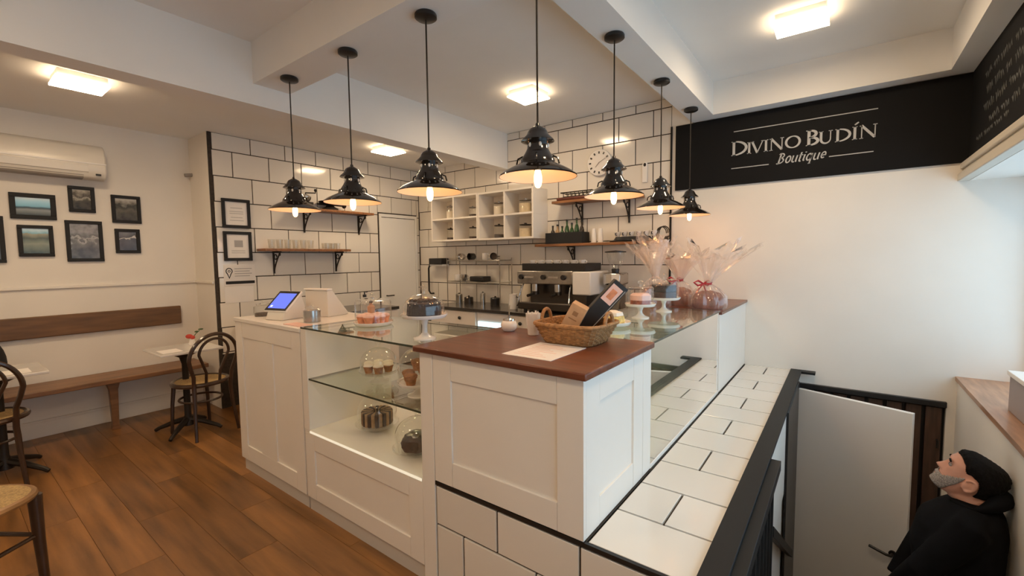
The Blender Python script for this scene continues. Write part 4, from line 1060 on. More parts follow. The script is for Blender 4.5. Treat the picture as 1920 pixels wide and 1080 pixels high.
def mug(x, y, z, mm, label, tip=None):
    t = thing('mug', label, 'mug', (x, y, z), 0, 'mugs on the wire rack')
    a = child('cup', mg[mm], t)
    h = MB().tube([(.042, 0, .07), (.07, 0, .066), (.072, 0, .03), (.044, 0, .02)], .005, 6).build('handle', mm, t, world=False)
    if tip: t.rotation_euler = tip; t.location.z += .045
    return t
mug(-3.95, 4.22, 1.475, 'chrome', 'shiny steel mug lying at the left on the rack top', (PI / 2, 0, .3))
mug(-3.75, 4.22, 1.475, 'darksteel', 'dark mug lying second on the rack top', (PI / 2, 0, -.2))
mug(-3.60, 4.26, 1.475, 'ceramic', 'white mug upright on the rack top')
mug(-3.42, 4.22, 1.475, 'darksteel', 'dark steel mug at the right of the rack top', (PI / 2, 0, .5))
mug(-4.08, 4.25, 1.205, 'ceramic', 'white mug at the left on the middle rack tier')
mug(-3.96, 4.25, 1.205, 'chrome', 'steel mug on the middle rack tier')
m = MB(); m.box(-3.80, -3.58, 4.17, 4.34, 1.206, 1.27); solo('black_tin', m, 'black', 'flat black tin box on the middle rack tier', 'tin', (-3.69, 4.25, 1.206), bevel=.012)
for k, (x, mm, h, r, lb) in enumerate([(-4.03, 'steel', .10, .045, 'steel canister at the left under the wire rack'), (-3.86, 'darksteel', .07, .06, 'low dark pot under the wire rack'), (-3.62, 'chrome', .13, .035, 'slim steel jug under the wire rack'), (-3.42, 'black', .08, .06, 'black pot at the right under the wire rack')]):
    t = thing('kitchen_pot', lb, 'pot', (x, 4.22, .9205), 0, 'pots under the wire rack')
    m = MB(); m.lathe([(0, 0), (r, 0), (r, h), (r * .94, h), (r * .92, .006), (0, .006)], 20, x, 4.22, .9205); m.build('body', mm, t)
    m = MB(); m.lathe([(r * 1.02, h), (r * .9, h + .01), (.01, h + .016), (.012, h + .028), (0, h + .03)], 20, x, 4.22, .9205); m.build('lid', mm, t)
kt = thing('milk_jug', 'white milk jug left of the espresso machine', 'jug', (-2.98, 4.0, .92))
m = MB(); m.lathe([(0, 0), (.05, 0), (.055, .05), (.045, .14), (.05, .17), (.047, .17), (.04, .13), (.045, .01)], 22, -2.98, 4.0, .9205); m.build('body', 'ceramic', kt)
m = MB(); m.tube([(-2.935, 4.0, 1.06), (-2.90, 4.0, 1.05), (-2.90, 4.0, .98), (-2.93, 4.0, .96)], .007, 8); m.build('handle', 'black', kt)
pp = thing('paper_bag', 'tall cream paper roll standing beside the espresso machine', 'roll', (-2.95, 4.25, .92))
m = MB(); m.cyl(.07, .9205, 1.32, 24, -2.95, 4.25); m.build('roll', 'jarcream', pp)
m = MB(); m.cyl(.02, 1.3205, 1.34, 12, -2.95, 4.25); m.build('spindle', 'steel', pp)

# ------------------------------------------------------------------ on the left cabinet
PZ = 1.1003
tb = thing('tablet', 'tablet with a blue screen on an angled stand on the left cabinet', 'tablet', (-3.06, 1.475, PZ), math.radians(14))
tb.scale = (1.22, 1.22, 1.22)
Mt = Matrix.Translation((0, -.06, .045)) @ Matrix.Rotation(math.radians(-48), 4, 'X')
m = MB(); m.box(-.085, .085, -.006, .006, 0, .155, Mt); m.build('case', 'white', tb, world=False, bevel=.004)
m = MB(); m.box(-.080, .080, -.0075, -.006, .005, .150, Mt); fr_ = m.build('bezel', 'screenframe', tb, world=False)
m = MB(); m.box(-.066, .066, -.0085, -.0075, .020, .132, Mt); m.build('screen', 'screen', tb, world=False)
m = MB(); m.box(-.055, -.040, -.009, -.0085, .028, .040, Mt); m.build('icon', 'screenhi', tb, world=False)
m = MB(); m.prism([(-.075, 0), (.13, 0), (.10, .02), (.06, .135), (-.06, .04)], lambda u, v, w: (w, u, v), -.06, .07); m.build('stand', 'acwhite', tb, world=False, bevel=.006)
ps = thing('pos_terminal', 'cream wedge-shaped till terminal behind the tablet', 'till', (-2.99, 1.735, PZ), math.radians(12))
m = MB(); m.prism([(-.075, 0), (.11, 0), (.11, .015), (-.03, .185), (-.075, .185)], lambda u, v, w: (w, u, v), -.11, .11); m.build('body', 'acwhite', ps, world=False, bevel=.006)
m = MB(); m.box(-.115, .115, -.085, -.035, .186, .198); m.build('top_plate', 'white', ps, world=False, bevel=.004)
def glass_jar(x, y, z, r, h, label, fm, fill, lidm='glass', name='glass_jar'):
    t = thing(name, label, 'jar', (x, y, z))
    m = MB(); m.lathe([(0, .001), (r, .001), (r * 1.02, .01), (r * 1.02, h * .80), (r * .75, h * .90), (r * .75, h)], 28, x, y, z); m.build('glass', 'domeglass', t)
    if fm:
        m = MB(); m.lathe([(0, .003), (r * .92, .003), (r * .92, h * fill), (0, h * fill)], 22, x, y, z); m.build('contents', fm, t)
    m = MB(); m.lathe([(r * .80, h), (r * .80, h * 1.03), (r * .4, h * 1.08), (r * .15, h * 1.10), (r * .22, h * 1.20), (0, h * 1.24)], 24, x, y, z); m.build('lid', 'domeglass', t)
glass_jar(-3.355, 1.47, PZ, .062, .085, 'low round glass jar at the left end of the left cabinet', 'jardark', .25)
glass_jar(-2.745, 1.50, PZ, .056, .095, 'glass jar holding a silver tin right of the tablet', 'tin', .80)
for k, (x, y, h, mm, lb) in enumerate([(-2.72, 1.88, .15, 'glass', 'clear pump bottle behind the till'), (-2.62, 1.86, .11, 'amber', 'small amber bottle behind the glass jar')]):
    t = thing('bottle', lb, 'bottle', (x, y, PZ), 0, 'small bottles behind the till')
    m = MB(); m.lathe([(0, 0), (.026, 0), (.026, h * .65), (.011, h * .78), (.011, h * .9), (0, h * .9)], 18, x, y, PZ); m.build('body', 'domeglass' if mm == 'glass' else mm, t)
    m = MB(); m.cyl(.013, h * .88, h, 12, 0, 0, M=Matrix.Translation((x, y, PZ))); m.tube([(x, y, PZ + h), (x, y, PZ + h + .02), (x + .03, y, PZ + h + .02)], .005, 6); m.build('cap', 'black', t)
m = MB(); m.box(-2.79, -2.60, 1.335, 1.42, PZ, PZ + .004); solo('card_pad', m, 'pinkcream', 'pale pink card lying in front of the silver tin jar', 'card', (-2.7, 1.38, PZ))

# ------------------------------------------------------------------ cakes
def stand(x, y, z, r, h, label, pm_='ceramic'):
    t = thing('cake_stand', label, 'cake stand', (x, y, z), 0, 'cake stands')
    if h > .02:
        m = MB(); m.lathe([(0, 0), (.055, 0), (.055, .006), (.03, .014), (.014, .03), (.012, h * .6), (.02, h - .01), (.03, h)], 26, x, y, z); m.build('foot', 'domeglass' if pm_ == 'domeglass' else pm_, t)
    m = MB(); m.lathe([(0, h), (r * .92, h), (r, h + .012), (r, h + .018), (r * .95, h + .016), (r * .90, h + .008), (0, h + .008)], 40, x, y, z); m.build('plate', pm_, t)
def dome(x, y, z, r, h, label, knob=True, flat=False):
    t = thing('glass_dome', label, 'glass dome', (x, y, z), 0, 'glass cake domes')
    if flat: pr = [(r, 0), (r, h * .88), (r * .94, h * .97), (r * .8, h), (0, h)]
    else: pr = [(r, 0), (r, h * .35)] + [(r * math.cos(a), h * .35 + h * .65 * math.sin(a)) for a in [PI / 2 * i / 10 for i in range(1, 10)]] + [(0, h)]
    m = MB(); m.lathe(pr, 40, x, y, z); m.build('bell', 'domeglass', t)
    if knob:
        m = MB(); m.lathe([(.008, h - .002), (.007, h + .012), (.016, h + .022), (.017, h + .032), (.008, h + .040), (0, h + .041)], 18, x, y, z); m.build('knob', 'domeglass', t)
def pos_word(dx, dy):
    r_, f_ = dx * .8 + dy * .6, -dx * .6 + dy * .8
    if math.hypot(r_, f_) < .01: return 'in the centre'
    a = math.degrees(math.atan2(f_, r_)) % 360
    return ['at the right', 'at the back right', 'at the back', 'at the back left', 'at the left', 'at the front left', 'at the front', 'at the front right'][int((a + 22.5) // 45) % 8]
def cupcake(x, y, z, cm, tm, label, group, s=1.0):
    t = thing('cupcake', label, 'cupcake', (x, y, z), random.uniform(0, 6), group)
    m = MB(); m.lathe([(0, 0), (.022 * s, 0), (.030 * s, .034 * s), (.033 * s, .036 * s), (.033 * s, .042 * s), (0, .046 * s)], 26, rad=lambda a, zz: 1 + .03 * math.sin(13 * a)); m.build('cake', cm, t, world=False)
    m = MB(); m.lathe([(.031 * s, .040 * s), (.034 * s, .046 * s), (.028 * s, .055 * s), (.014 * s, .060 * s), (0, .062 * s)], 22, rad=lambda a, zz: 1 + .06 * math.sin(5 * a)); m.build('topping', tm, t, world=False)
GT = 1.1102
# orange pastries in a round glass cover on the front case
stand(-2.235, 1.60, GT, .115, .004, 'low white plate with orange pastries on the front glass case')
dome(-2.235, 1.60, GT + .0225, .105, .13, 'drum-shaped glass cover over the orange pastries', True, True)
for k in range(7):
    a = k * PI / 3; rr_ = 0 if k == 6 else .066
    cupcake(-2.235 + rr_ * math.cos(a), 1.60 + rr_ * math.sin(a), GT + .0125, 'orangepastry', 'pinkcream', 'orange pastry %s under the drum-shaped glass cover' % pos_word(rr_ * math.cos(a), rr_ * math.sin(a)), 'orange pastries', .91)
# dark berry cake on tall stand
stand(-1.625, 1.455, GT, .112, .105, 'tall white cake stand with a dark berry cake at the right of the front case')
bc = thing('berry_cake', 'dark berry cake on the tall stand over the front case', 'cake', (-1.625, 1.455, GT + .1135))
m = MB(); m.lathe([(0, 0), (.078, 0), (.082, .006), (.078, .062), (.070, .068), (0, .070)], 48, -1.625, 1.455, GT + .1137, rad=lambda a, z: 1 + .035 * math.sin(16 * a)); m.build('cake', 'darkberry', bc)
m = MB()
for k in range(14):
    a = k * 2.4; q = .012 + .0042 * k
    m.ell(-1.625 + q * math.cos(a), 1.455 + q * math.sin(a), GT + .184, .013, .013, .012, 8, 6)
m.build('berries', 'choc', bc)
dome(-1.625, 1.455, GT + .1235, .098, .098, 'glass dome over the dark berry cake')
# mid shelf
MS = .8103
stand(-2.09, 1.52, MS, .108, .05, 'glass cake stand with cupcakes on the middle shelf', 'domeglass')
for k in range(7):
    a = k * PI / 3 + .4; rr_ = 0 if k == 6 else .061
    cupcake(-2.09 + rr_ * math.cos(a), 1.52 + rr_ * math.sin(a), MS + .0585, 'muffin', 'cream', 'cream-topped brown cupcake %s of the stand on the middle shelf' % pos_word(rr_ * math.cos(a), rr_ * math.sin(a)), 'cream cupcakes', .86)
dome(-2.09, 1.52, MS + .0685, .100, .125, 'tall-necked glass dome over the cream cupcakes')
stand(-1.70, 1.47, MS, .105, .06, 'white cake stand with muffins at the right of the middle shelf')
for k in range(5):
    a = k * 2 * PI / 4 + .2; rr_ = 0 if k == 4 else .058
    cupcake(-1.70 + rr_ * math.cos(a), 1.47 + rr_ * math.sin(a), MS + .0685 + (.062 if k == 4 else 0), 'muffin', 'sponge', 'plain brown muffin %s under the right dome of the middle shelf' % pos_word(rr_ * math.cos(a), rr_ * math.sin(a)) if k < 4 else 'single brown muffin on top of the other muffins', 'muffins', .98)
dome(-1.70, 1.47, MS + .0785, .098, .165, 'rounded glass dome over the brown muffins')
# deck
DK = .5023
stand(-2.16, 1.55, DK, .125, .03, 'shallow glass cake plate with a sliced striped cake in the case bottom', 'domeglass')
cp = thing('sliced_cake', 'ring of brown and cream cake slices on the lowest deck', 'cake', (-2.16, 1.55, DK + .038))
for k in range(24):
    a0, a1 = 2 * PI * k / 24 + .012, 2 * PI * (k + 1) / 24 - .012
    pts = [(.03 * math.cos(a0), .03 * math.sin(a0)), (.086 * math.cos(a0), .086 * math.sin(a0)), (.09 * math.cos((a0 + a1) / 2), .09 * math.sin((a0 + a1) / 2)), (.086 * math.cos(a1), .086 * math.sin(a1)), (.03 * math.cos(a1), .03 * math.sin(a1))]
    m = MB(); m.prism(pts, lambda u, v, w: (-2.16 + u, 1.55 + v, w), DK + .0385, DK + .115); m.build('slice', 'choc' if k % 2 else 'cakebeige', cp, bevel=.003)
dome(-2.16, 1.55, DK + .0485, .112, .17, 'glass dome over the sliced cake in the case bottom')
stand(-1.72, 1.47, DK, .125, .025, 'shallow glass cake plate with a dark chocolate cake in the case bottom', 'domeglass')
cc = thing('chocolate_cake', 'lumpy dark chocolate cake at the lower right of the front case', 'cake', (-1.72, 1.47, DK + .033))
m = MB(); m.lathe([(0, 0), (.075, 0), (.082, .02), (.07, .055), (.04, .075), (0, .078)], 40, -1.72, 1.47, DK + .0335, rad=lambda a, z: 1 + .07 * math.sin(7 * a + z * 60)); m.build('cake', 'choc', cc)
m = MB(); m.lathe([(.03, .074), (.05, .068), (.045, .076), (.02, .086), (0, .088)], 24, -1.72, 1.47, DK + .0335, rad=lambda a, z: 1 + .1 * math.sin(5 * a)); m.build('icing', 'steel', cc)
dome(-1.72, 1.47, DK + .0435, .112, .15, 'glass dome over the dark chocolate cake')
# brown bag of bread standing behind, on the middle shelf
m = MB(); m.lathe([(0, 0), (.05, 0), (.055, .06), (.05, .15), (.03, .19), (0, .2)], 22, -1.80, 1.78, MS, rad=lambda a, z: 1 + .05 * math.sin(3 * a)); solo('panettone_loaf', m, 'panettone', 'brown loaf standing at the back of the middle shelf', 'loaf', (-1.80, 1.78, MS))
# items on the right glass case
stand(-1.02, 2.30, GT, .10, .012, 'low white plate with a yellow cake on the right glass case')
yc = thing('yellow_cake', 'round yellow cake with cream on the right glass case', 'cake', (-1.02, 2.30, GT + .02))
m = MB(); m.lathe([(0, 0), (.06, 0), (.065, .01), (.06, .04), (0, .045)], 32, -1.02, 2.30, GT + .0205, rad=lambda a, z: 1 + .05 * math.sin(9 * a)); m.build('cake', 'yellowcake', yc)
m = MB(); m.lathe([(.055, .042), (.05, .06), (.02, .07), (0, .072)], 24, -1.02, 2.30, GT + .0205, rad=lambda a, z: 1 + .08 * math.sin(6 * a)); m.build('icing', 'cream', yc)
stand(-1.02, 2.72, GT, .095, .075, 'white cake stand with a pink layer cake on the right glass case')
pk = thing('layer_cake', 'pink and red layer cake under glass on the right glass case', 'cake', (-1.02, 2.72, GT + .0835))
m = MB(); m.cyl(.062, 0, .03, 32, M=Matrix.Translation((-1.02, 2.72, GT + .0837))); m.build('red_layer', 'panettone', pk)
m = MB(); m.lathe([(0, .03), (.063, .03), (.064, .06), (.05, .072), (0, .074)], 32, -1.02, 2.72, GT + .0837); m.build('pink_layer', 'pinkcream', pk)
dome(-1.02, 2.72, GT + .0935, .082, .105, 'glass cover over the pink layer cake', True, True)
stand(-1.0, 3.12, GT, .112, .085, 'white cake stand with a dark chocolate cake near the gift bags')
dk = thing('chocolate_cake', 'dark two-layer chocolate cake near the cellophane gift bags', 'cake', (-1.0, 3.12, GT + .0935))
m = MB(); m.cyl(.085, 0, .045, 36, M=Matrix.Translation((-1.0, 3.12, GT + .0937))); m.build('lower_layer', 'choc', dk, bevel=.006)
m = MB(); m.cyl(.085, .047, .095, 36, M=Matrix.Translation((-1.0, 3.12, GT + .0937))); m.build('upper_layer', 'darkberry', dk, bevel=.006)
dome(-1.0, 3.12, GT + .1035, .100, .125, 'glass cover over the two-layer chocolate cake', True, True)
m = MB(); m.lathe([(0, 0), (.075, 0), (.09, .02), (.085, .03), (0, .034)], 30, -.92, 2.12, .8433, rad=lambda a, z: 1 + .04 * math.sin(10 * a)); solo('green_tart', m, 'greencream', 'green tart on the shelf inside the right glass case', 'tart', (-.92, 2.12, .8433))

# ------------------------------------------------------------------ cellophane gift bags
def gift_bag(x, y, z, r, hn, ht, spread, label, bow=True, seed=1, lean=(0, 0)):
    t = thing('gift_bag', label, 'gift bag', (x, y, z), 0, 'cellophane-wrapped gift cakes'); q = random.Random(seed)
    m = MB(); m.lathe([(0, .002), (r * .80, .002), (r * .88, .03), (r * .85, hn * .45), (r * .7, hn * .62), (r * .3, hn * .72), (0, hn * .73)], 30, x, y, z, rad=lambda a, zz: 1 + .03 * math.sin(11 * a)); m.build('cake', 'panettone', t)
    ph = [q.uniform(0, 6) for _ in range(4)]
    seg = 72; prof = [(r * .98, 0), (r * 1.05, .02), (r, hn * .5), (r * .62, hn * .8), (.024, hn)]
    m = MB(); m.lathe(prof, seg, x, y, z, rad=lambda a, zz: 1 + (.05 + .12 * zz / hn) * math.sin(9 * a + ph[0]) + .03 * math.sin(23 * a)); m.build('pouch', 'cello', t)
    # flared pleated top made of pointed leaves of film
    m = MB(); n = 13
    for k in range(n):
        a = 2 * PI * k / n + q.uniform(-.15, .15); ln = ht * q.uniform(.65, 1.05); sp = spread * q.uniform(.35, 1.1); w = q.uniform(.05, .085)
        ca, sa = math.cos(a), math.sin(a); cols = []
        for j in range(7):
            u = j / 6; rr_ = .016 + sp * u ** 1.25; zz = hn + ln * (u - .12 * u * u)
            wd = w * (.25 + 1.25 * u) * (1 if j < 6 else .25)
            row = []
            for i_ in range(5):
                v = (i_ - 2) / 2; fold = .018 * u * math.cos(v * PI * 1.5)
                row.append((x + ca * (rr_ + fold) - sa * v * wd + lean[0] * u, y + sa * (rr_ + fold) + ca * v * wd + lean[1] * u, z + zz + (.02 * math.cos(v * 2.5) if j == 6 else 0)))
            cols.append(row)
        vs = [p for row in cols for p in row]
        m._add(vs, [(j * 5 + i_, j * 5 + i_ + 1, (j + 1) * 5 + i_ + 1, (j + 1) * 5 + i_) for j in range(6) for i_ in range(4)])
    m.build('film_fan', 'cello', t)
    if bow:
        m = MB(); m.lathe([(.026, -.008), (.030, 0), (.026, .008)], 16, x, y, z + hn); b_ = m.build('ribbon', 'redribbon', t)
        vx, vy = .83, .56     # across the counter corner
        for s_ in (-1, 1):
            mm = MB()
            pts = [(x - .028, y - .02, z + hn), (x - .03 + s_ * .035 * vx, y - .03 + s_ * .035 * vy, z + hn + .026), (x - .03 + s_ * .065 * vx, y - .035 + s_ * .065 * vy, z + hn + .012), (x - .03 + s_ * .035 * vx, y - .035 + s_ * .035 * vy, z + hn - .012), (x - .028, y - .02, z + hn)]
            mm.tube(pts, .0075, 6); mm.tube([(x - .028, y - .025, z + hn), (x - .035 + s_ * .02, y - .035 + s_ * .015, z + hn - .04), (x - .035 + s_ * .035, y - .04 + s_ * .02, z + hn - .07)], .006, 6); mm.build('bow_loop', 'redribbon', t)
TZ = 1.1003
gift_bag(-.812, 3.565, TZ, .125, .185, .37, .27, 'largest cellophane gift bag with red bow at the end of the counter', True, 5, (.09, .02))
gift_bag(-1.06, 3.70, TZ, .120, .20, .33, .20, 'cellophane gift bag with red bow behind the largest gift bag', True, 9)
gift_bag(-1.17, 3.44, TZ, .115, .24, .38, .22, 'pale cellophane gift bag without bow behind the chocolate cake', False, 12, (-.04, 0))

# ------------------------------------------------------------------ on the wooden corner worktop
WZ = 1.1153
ms = thing('menu_sheet', 'white printed menu sheet lying on the reddish worktop', 'paper', (-.97, 1.52, WZ))
m = MB(); m.box(-1.085, -.855, 1.375, 1.66, WZ, WZ + .0015); m.build('sheet', 'paper', ms)
for k in range(9):
    m = MB(); m.box(-1.05, -.90 - .03 * (k % 3), 1.41 + .026 * k, 1.416 + .026 * k, WZ + .0015, WZ + .0018); m.build('print', 'pinkcream', ms)
bk = thing('wicker_basket', 'brown wicker basket holding boxes on the reddish worktop', 'basket', (-.965, 1.79, WZ))
bx_, by_ = -.965, 1.775
def rrect(hx, hy, n=48, e=5.0):
    out = []
    for i in range(n):
        a = 2 * PI * i / n; c, s_ = math.cos(a), math.sin(a); k = (abs(c) ** e + abs(s_) ** e) ** (-1 / e); out.append((hx * k * c, hy * k * s_))
    return out
NR = 11
for j in range(NR):
    u = j / (NR - 1); hx, hy = .118 + .040 * u, .108 + .034 * u; zz = WZ + .007 + .076 * u
    base_ = rrect(hx, hy); pts = []
    for i, (a, b) in enumerate(base_):
        k = 1 + .022 * (1 if (i + j) % 2 else -1); pts.append((bx_ + a * k, by_ + b * k, zz))
    m = MB(); m.tube(pts, .0058, 5, closed=True); m.build('weave_strand', 'wicker', bk)
st_ = MB()
for i, ((a, b), (c, d)) in enumerate(zip(rrect(.118, .108), rrect(.158, .142))):
    st_.tube([(bx_ + a, by_ + b, WZ + .004), (bx_ + c, by_ + d, WZ + .086)], .0035, 4)
st_.build('stakes', 'wicker', bk)
m = MB(); m.prism(rrect(.116, .106), lambda u, v, w: (bx_ + u, by_ + v, w), WZ + .0005, WZ + .006); m.build('bottom', 'wicker', bk)
m = MB(); m.tube([(bx_ + a, by_ + b, WZ + .088) for a, b in rrect(.162, .146)], .009, 7, closed=True); m.build('rim', 'wicker', bk)
for s_ in (-1, 1):
    m = MB(); m.tube([(bx_ + s_ * .160, by_ + .040 * math.cos(PI * i / 10), WZ + .086 + .055 * math.sin(PI * i / 10)) for i in range(11)], .0085, 7); m.build('handle', 'wicker', bk)
kb = thing('kraft_box', 'tilted kraft cardboard box in the wicker basket', 'box', (-1.0, 1.76, WZ + .02))
Mk = Matrix.Translation((-1.015, 1.765, WZ + .035)) @ Matrix.Rotation(math.radians(22), 4, 'Z') @ Matrix.Rotation(math.radians(28), 4, 'Y')
m = MB(); m.box(-.035, .04, -.06, .055, 0, .15, Mk); m.build('carton', 'kraft', kb, bevel=.002)
m = MB(); m.box(-.02, .02, -.0606, -.06, .08, .085, Mk); m.box(-.012, .012, -.0606, -.06, .10, .12, Mk); m.build('print', 'kraftprint', kb)
db = thing('bottle_box', 'long black gift box with orange label leaning in the wicker basket', 'box', (-.93, 1.82, WZ + .03))
Md = Matrix.Translation((-.985, 1.845, WZ + .045)) @ Matrix.Rotation(math.radians(30), 4, 'Z') @ Matrix.Rotation(math.radians(42), 4, 'Y')
m = MB(); m.box(-.038, .038, -.04, .04, 0, .285, Md); m.build('carton', 'black', db, bevel=.003)
m = MB(); m.box(-.032, .024, -.0408, -.0402, .175, .265, Md); m.build('label', 'pinkcream', db)
m = MB(); m.box(-.018, .010, -.0414, -.0408, .195, .245, Md); m.build('label_print', 'orangepastry', db)
m = MB(); m.box(.030, .034, -.0408, -.0402, .05, .27, Md); m.build('stripe', 'acgrey', db)
cu = thing('paper_cup', 'white fluted cup standing on the reddish worktop', 'cup', (-1.225, 1.81, WZ))
m = MB(); m.lathe([(0, .001), (.026, .001), (.027, .004), (.038, .108), (.036, .108), (.0255, .008), (0, .006)], 40, -1.225, 1.81, WZ, rad=lambda a, z: 1 + .02 * math.sin(12 * a)); m.build('cup', 'ceramic', cu)
for k in range(4):
    a = k * 1.7; m = MB(); m.tube([(-1.225 + .012 * math.cos(a), 1.81 + .012 * math.sin(a), WZ + .012), (-1.225 + .028 * math.cos(a), 1.81 + .028 * math.sin(a), WZ + .118)], .004, 6)
    solo('sugar_stick', m, 'paper', 'white sugar stick %s in the fluted cup' % pos_word(math.cos(a), math.sin(a)), 'sugar stick', (-1.225, 1.81, WZ + .012), 'sugar sticks in the cup')
sb = thing('sugar_bowl', 'small white sugar bowl with metal lid on the reddish worktop', 'bowl', (-1.40, 1.84, WZ))
m = MB(); m.lathe([(0, .001), (.030, .001), (.042, .015), (.044, .035), (.036, .052), (.030, .056)], 28, -1.40, 1.84, WZ); m.build('bowl', 'ceramic', sb)
m = MB(); m.lathe([(.032, .055), (.031, .064), (.012, .070), (.006, .072), (.008, .082), (0, .084)], 22, -1.40, 1.84, WZ); m.build('lid', 'chrome', sb)
m = MB(); m.tube([(-1.40, 1.84, WZ + .07), (-1.395, 1.84, WZ + .135)], .003, 6); m.build('spoon', 'chrome', sb)

# ------------------------------------------------------------------ the man on the stairs
HD = Vector((-.987, .163, 0)).normalized(); LF = Vector((0, 0, 1)).cross(HD)      # facing direction and his left
pit = math.radians(31)
HC = Vector((.535, 3.095, .368))                                                   # head centre at ear level
fx = HD * math.cos(pit) + Vector((0, 0, math.sin(pit))); fz = -HD * math.sin(pit) + Vector((0, 0, math.cos(pit)))
HM = Matrix(((fx.x, LF.x, fz.x, HC.x), (fx.y, LF.y, fz.y, HC.y), (fx.z, LF.z, fz.z, HC.z), (0, 0, 0, 1)))
LV = [(.126, -.005, -.030, .006), (.121, .040, -.070, .040), (.105, .072, -.093, .058), (.080, .090, -.105, .070), (.050, .096, -.108, .0755), (.022, .090, -.104, .076), (-.005, .089, -.096, .0745),
      (-.030, .089, -.086, .071), (-.050, .089, -.072, .067), (-.066, .090, -.058, .063), (-.085, .087, -.044, .057), (-.103, .084, -.026, .046), (-.115, .070, -.006, .030), (-.119, .045, .015, .010)]
def lv(z):
    for (a, b) in zip(LV, LV[1:]):
        if a[0] >= z >= b[0]:
            t = (a[0] - z) / (a[0] - b[0]); t = t if True else t
            return [a[i] + (b[i] - a[i]) * t for i in range(1, 4)]
    return list(LV[0][1:]) if z > 0 else list(LV[-1][1:])
def gs(d, w): return math.exp(-(d / w) ** 2)
def head_pt(th, z, off=0.0):
    fr_, bk_, hw = lv(z); cx = (fr_ + bk_) / 2; rx = (fr_ - bk_) / 2; e = 2.35
    c, s_ = math.cos(th), math.sin(th); k = (abs(c) ** e + abs(s_) ** e) ** (-1 / e)
    x, y = cx + (rx + off) * k * c, (hw + off) * k * s_
    if c > 0:
        up = max(0, min(1, (.040 - z) / .062)); dn = 1 if z > -.024 else max(0, 1 - (-.024 - z) / .012)
        x += .030 * up ** 1.2 * dn * gs(y, .011 + .007 * up)                     # nose
        x += .005 * gs(z - .046, .012) * gs(abs(y) - .028, .026)                 # brow
        x -= .010 * gs(z - .022, .012) * gs(abs(y) - .031, .015)                 # eye socket
        x += .006 * gs(z + .058, .005) * gs(y, .024) + .006 * gs(z + .072, .005) * gs(y, .022) - .004 * gs(z + .065, .003) * gs(y, .024)   # lips
        x += .007 * gs(z + .100, .012) * gs(y, .022)                             # chin
        x += .003 * gs(z + .005, .02) * gs(abs(y) - .042, .016)                  # cheek
    return Vector((x, y, z))
def head_shell(mb, off=0.0, keep=None, seg=72, lev=70, M=HM):
    vs = []; zs = [.126 - .245 * j / (lev - 1) for j in range(lev)]
    for z in zs:
        for i in range(seg):
            th = 2 * PI * i / seg - PI; vs.append(M @ head_pt(th, z, off(abs(th), z) if callable(off) else off))
    fs = []
    for j in range(lev - 1):
        for i in range(seg):
            i2 = (i + 1) % seg; th = 2 * PI * (i + .5) / seg - PI; z = (zs[j] + zs[j + 1]) / 2
            if keep is None or keep(abs(th), z): fs.append((j * seg + i, j * seg + i2, (j + 1) * seg + i2, (j + 1) * seg + i))
    if keep is None or keep(0, zs[0]): fs.append(tuple(range(seg)))
    if keep is None: fs.append(tuple((lev - 1) * seg + i for i in range(seg))[::-1])
    mb._add(vs, fs)
def loft(mb, rings, seg=32, e=2.6):
    """rings: (centre, half fore-aft, half lateral)"""
    vs = []
    for c_, a_, b_ in rings:
        for i in range(seg):
            t = 2 * PI * i / seg; c, s_ = math.cos(t), math.sin(t); k = (abs(c) ** e + abs(s_) ** e) ** (-1 / e)
            vs.append(Vector(c_) + HD * (a_ * k * c) + LF * (b_ * k * s_))
    fs = []
    for j in range(len(rings) - 1):
        for i in range(seg):
            i2 = (i + 1) % seg; fs.append((j * seg + i, j * seg + i2, (j + 1) * seg + i2, (j + 1) * seg + i))
    fs += [tuple(range(seg))[::-1], tuple((len(rings) - 1) * seg + i for i in range(seg))]
    mb._add(vs, fs)
B0 = Vector((.525, 3.085, -1.12))                       # between the feet
def at(f, l, z): return B0 + HD * f + LF * l + Vector((0, 0, z))
man = thing('person', 'man in a black hooded sweatshirt looking up from the stairs', 'person', tuple(B0))
NK = HC + fx * -.035 + fz * -.085
body = MB(); head_shell(body)
body.tube([HC + fx * -.03 + fz * -.04, NK, at(-.035, 0, 1.38), at(-.04, 0, 1.30)], [.055, .056, .058, .058], 20)
for s_ in (-1, 1):      # ears
    body.ell(-.014, s_ * .082, -.004, .021, .013, .033, 14, 10, HM @ Matrix.Rotation(math.radians(-12), 4, 'Y'))
    body.tube([HM @ Vector((-.014 + .021 * math.cos(math.radians(d_)), s_ * (.094 - .004 * math.cos(math.radians(d_))), -.003 + .032 * math.sin(math.radians(d_)))) for d_ in range(20, 281, 20)], .0062, 8)
loft(body, [(at(-.02, 0, .84), .10, .15), (at(-.02, 0, .95), .105, .155), (at(-.02, 0, 1.08), .10, .145), (at(-.03, 0, 1.20), .115, .160), (at(-.04, 0, 1.28), .090, .14), (at(-.04, 0, 1.33), .06, .07)])
SHO = {}
